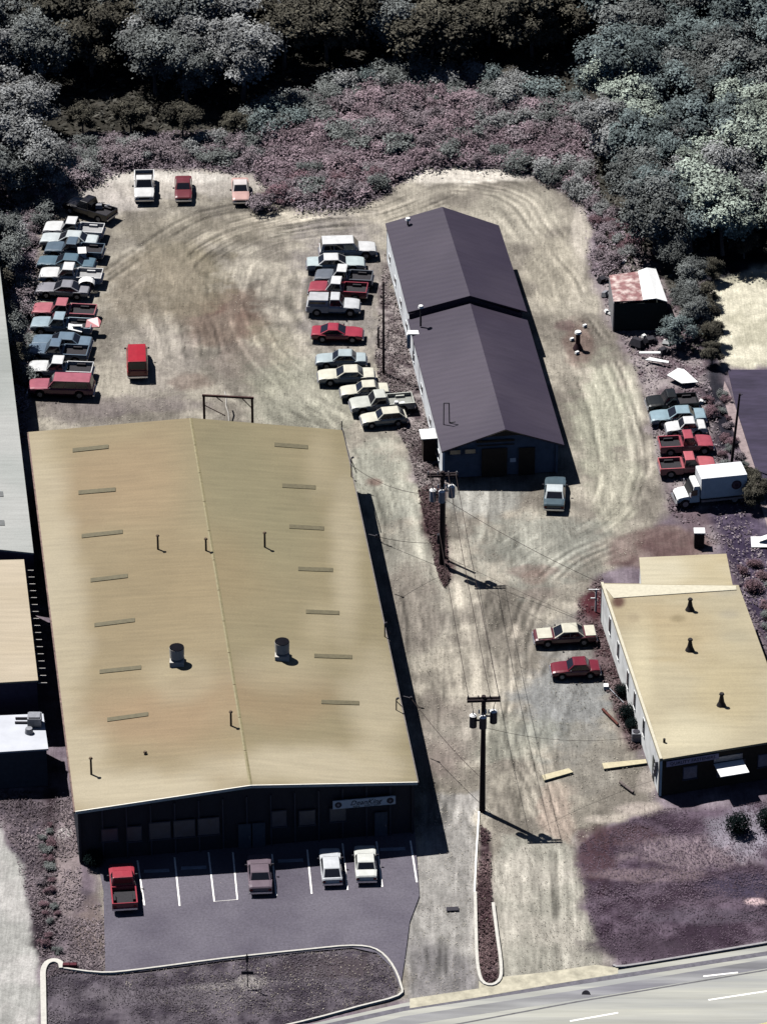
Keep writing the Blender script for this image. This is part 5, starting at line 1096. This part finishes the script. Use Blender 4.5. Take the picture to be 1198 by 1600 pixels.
for x, y, s_, lab in ((1152,1300,1.15,'round dark green bush on the right lawn, in front of the shop'),(1199,1290,1.1,'round dark bush cut by the right edge of the picture'),(971,1086,.7,'dark round bush, upper of those along the shop wall'),(980,1122,.85,'dark bush, second along the shop wall'),(987,1140,.7,'dark bush nearest the machinery unit at the shop wall'),(147,1352,.9,'dark rounded bush at the front left corner of the tan-roofed building')):
    bn = [(0,0,.75,.85)]+[(.35*math.cos(i*1.26), .35*math.sin(i*1.26), .65+.1*(i % 2), .6) for i in range(5)]
    v, f, c = leaf_cloud(int(x), bn, 2600, .07, 1.0, (.8, 1.1), 0.0); v[:, 2] = np.abs(v[:, 2])
    tag(link('clipped_bush', np_mesh('foliage', v*s_, f, c, [mat('dark_hedge_leaves', (.007,.013,.013), .8, attr='tone', noise=.2, spec=.02)], False), None, W(x, y)), lab, 'bush')

# ground cover: tufts scattered through brush and lawns
def tufts(polys, n, size, hmin, hmax, cA, cB, name, label, avoid=(), seed=1, flat=1.3):
    r_ = np.random.default_rng(seed); out = []
    poly = polys; xs_ = [p[0] for p in poly]; ys_ = [p[1] for p in poly]; x = r_.uniform(min(xs_), max(xs_), n*3); y = r_.uniform(min(ys_), max(ys_), n*3)
    ok = sdist(x, y, poly) > 0
    for a_ in avoid: ok &= sdist(x, y, a_) < r_.normal(0, 4, len(x))
    x = x[ok][:n]; y = y[ok][:n]; a = (x-599)/FPX; b = -(y-800)/FPX; dz = -sp+b*cp; t = -CAM[2]/dz; X = t*a; Y = CAM[1]+t*(cp+b*sp); n = len(X)
    dens = vnoise(X, Y, .45, seed+60, 3); kp = dens > r_.uniform(.25, .62, n); X = X[kp]; Y = Y[kp]; n = len(X)
    h = r_.uniform(hmin, hmax, n)*(.6+.8*vnoise(X, Y, .3, seed+61, 2)); c = np.stack([X, Y, h*.5-.03], 1)
    nrm = r_.normal(size=(n, 3)); nrm[:, 2] = np.abs(nrm[:, 2])+flat; nrm /= np.linalg.norm(nrm, axis=1)[:, None]
    tt = np.cross(nrm, r_.normal(size=(n, 3))); tt /= np.linalg.norm(tt, axis=1)[:, None]; bb = np.cross(nrm, tt); s = (size*r_.uniform(.5, 1.4, n))[:, None]
    v = np.stack([c-tt*s, c-bb*s*.5, c+tt*s, c+bb*s*.5], 1).reshape(-1, 3); v[:, 2] = np.maximum(v[:, 2], -.02)
    k = np.clip(vnoise(X, Y, .25, seed+62, 4)*1.6-.3+r_.normal(0, .18, n), 0, 1)[:, None]; cc = (A(cA)*(1-k)+A(cB)*k)*r_.uniform(.7, 1.25, n)[:, None]
    me = np_mesh(name, v, np.arange(4*n).reshape(-1, 4), np.repeat(cc, 4, 0), [mat('ground_cover_leaves', (1,1,1), .85, noise=.15, attr='tone', spec=.1)], False)
    tag(link(name, me), label, name.replace('_', ' '), kind='stuff')
BRUSH = [(-60,700),(-60,300),(60,235),(120,212),(390,205),(400,160),(520,135),(600,108),(740,105),(915,165),(940,330),(1000,390),(940,440),(915,420),(560,340),(45,700)]
tufts(BRUSH, 130000, .14, .15, .95, (.13,.105,.12), (.34,.285,.32), 'brush', 'tangled mauve-grey brush around the top of the yard', (YARD,), 3)
tufts([(400,330),(395,230),(520,150),(900,165),(925,320),(830,262),(660,262),(560,318)], 80000, .15, .5, 1.6, (.15,.11,.13), (.36,.28,.315), 'tall_brush', 'taller pinkish brush on the mound above the workshop', (YARD,), 4)
tufts(WOODS, 60000, .30, .1, .7, (.04,.04,.032), (.13,.125,.11), 'undergrowth', 'dark undergrowth below the trees', (), 5)
tufts(JUNK, 16000, .12, .03, .25, (.10,.075,.09), (.38,.33,.35), 'scrub', 'mauve scrub round the right-hand row and the junk', (), 6)
tufts(LAWN_R, 26000, .07, .01, .05, (.050,.033,.050), (.150,.114,.145), 'lawn_grass', 'dry purplish grass of the right lawn', (), 7, 2.5)
tufts(ISLAND, 22000, .07, .01, .05, (.055,.045,.058), (.165,.148,.162), 'island_grass', 'dry grey grass of the island below the car park', (), 8, 2.5)
tufts(LAWN_L, 12000, .10, .02, .12, (.07,.055,.065), (.30,.25,.265), 'rough_grass', 'rough grass left of the car park', (PAD_L,), 9)
tufts(WEEDS, 6000, .13, .03, .3, (.09,.065,.07), (.34,.30,.29), 'weeds', 'weeds along the left wall of the workshop', (), 10)
tufts(STRIP, 3500, .14, .03, .3, (.045,.024,.028), (.17,.12,.12), 'strip_weeds', 'dark weeds in the strip left of the farther utility pole', (), 11)
tufts(MEDIAN, 3500, .12, .03, .25, (.045,.024,.030), (.20,.14,.14), 'median_weeds', 'dark red-brown weeds in the median', (), 12)
tufts(REDS, 3500, .12, .02, .2, (.07,.04,.045), (.24,.19,.19), 'wall_weeds', 'brown weeds beside the shop wall', (), 13)
tufts(YARD, 60000, .055, .02, .07, (.10,.088,.07), (.50,.46,.38), 'gravel', 'loose gravel and clods strewn over the yard', (), 14)
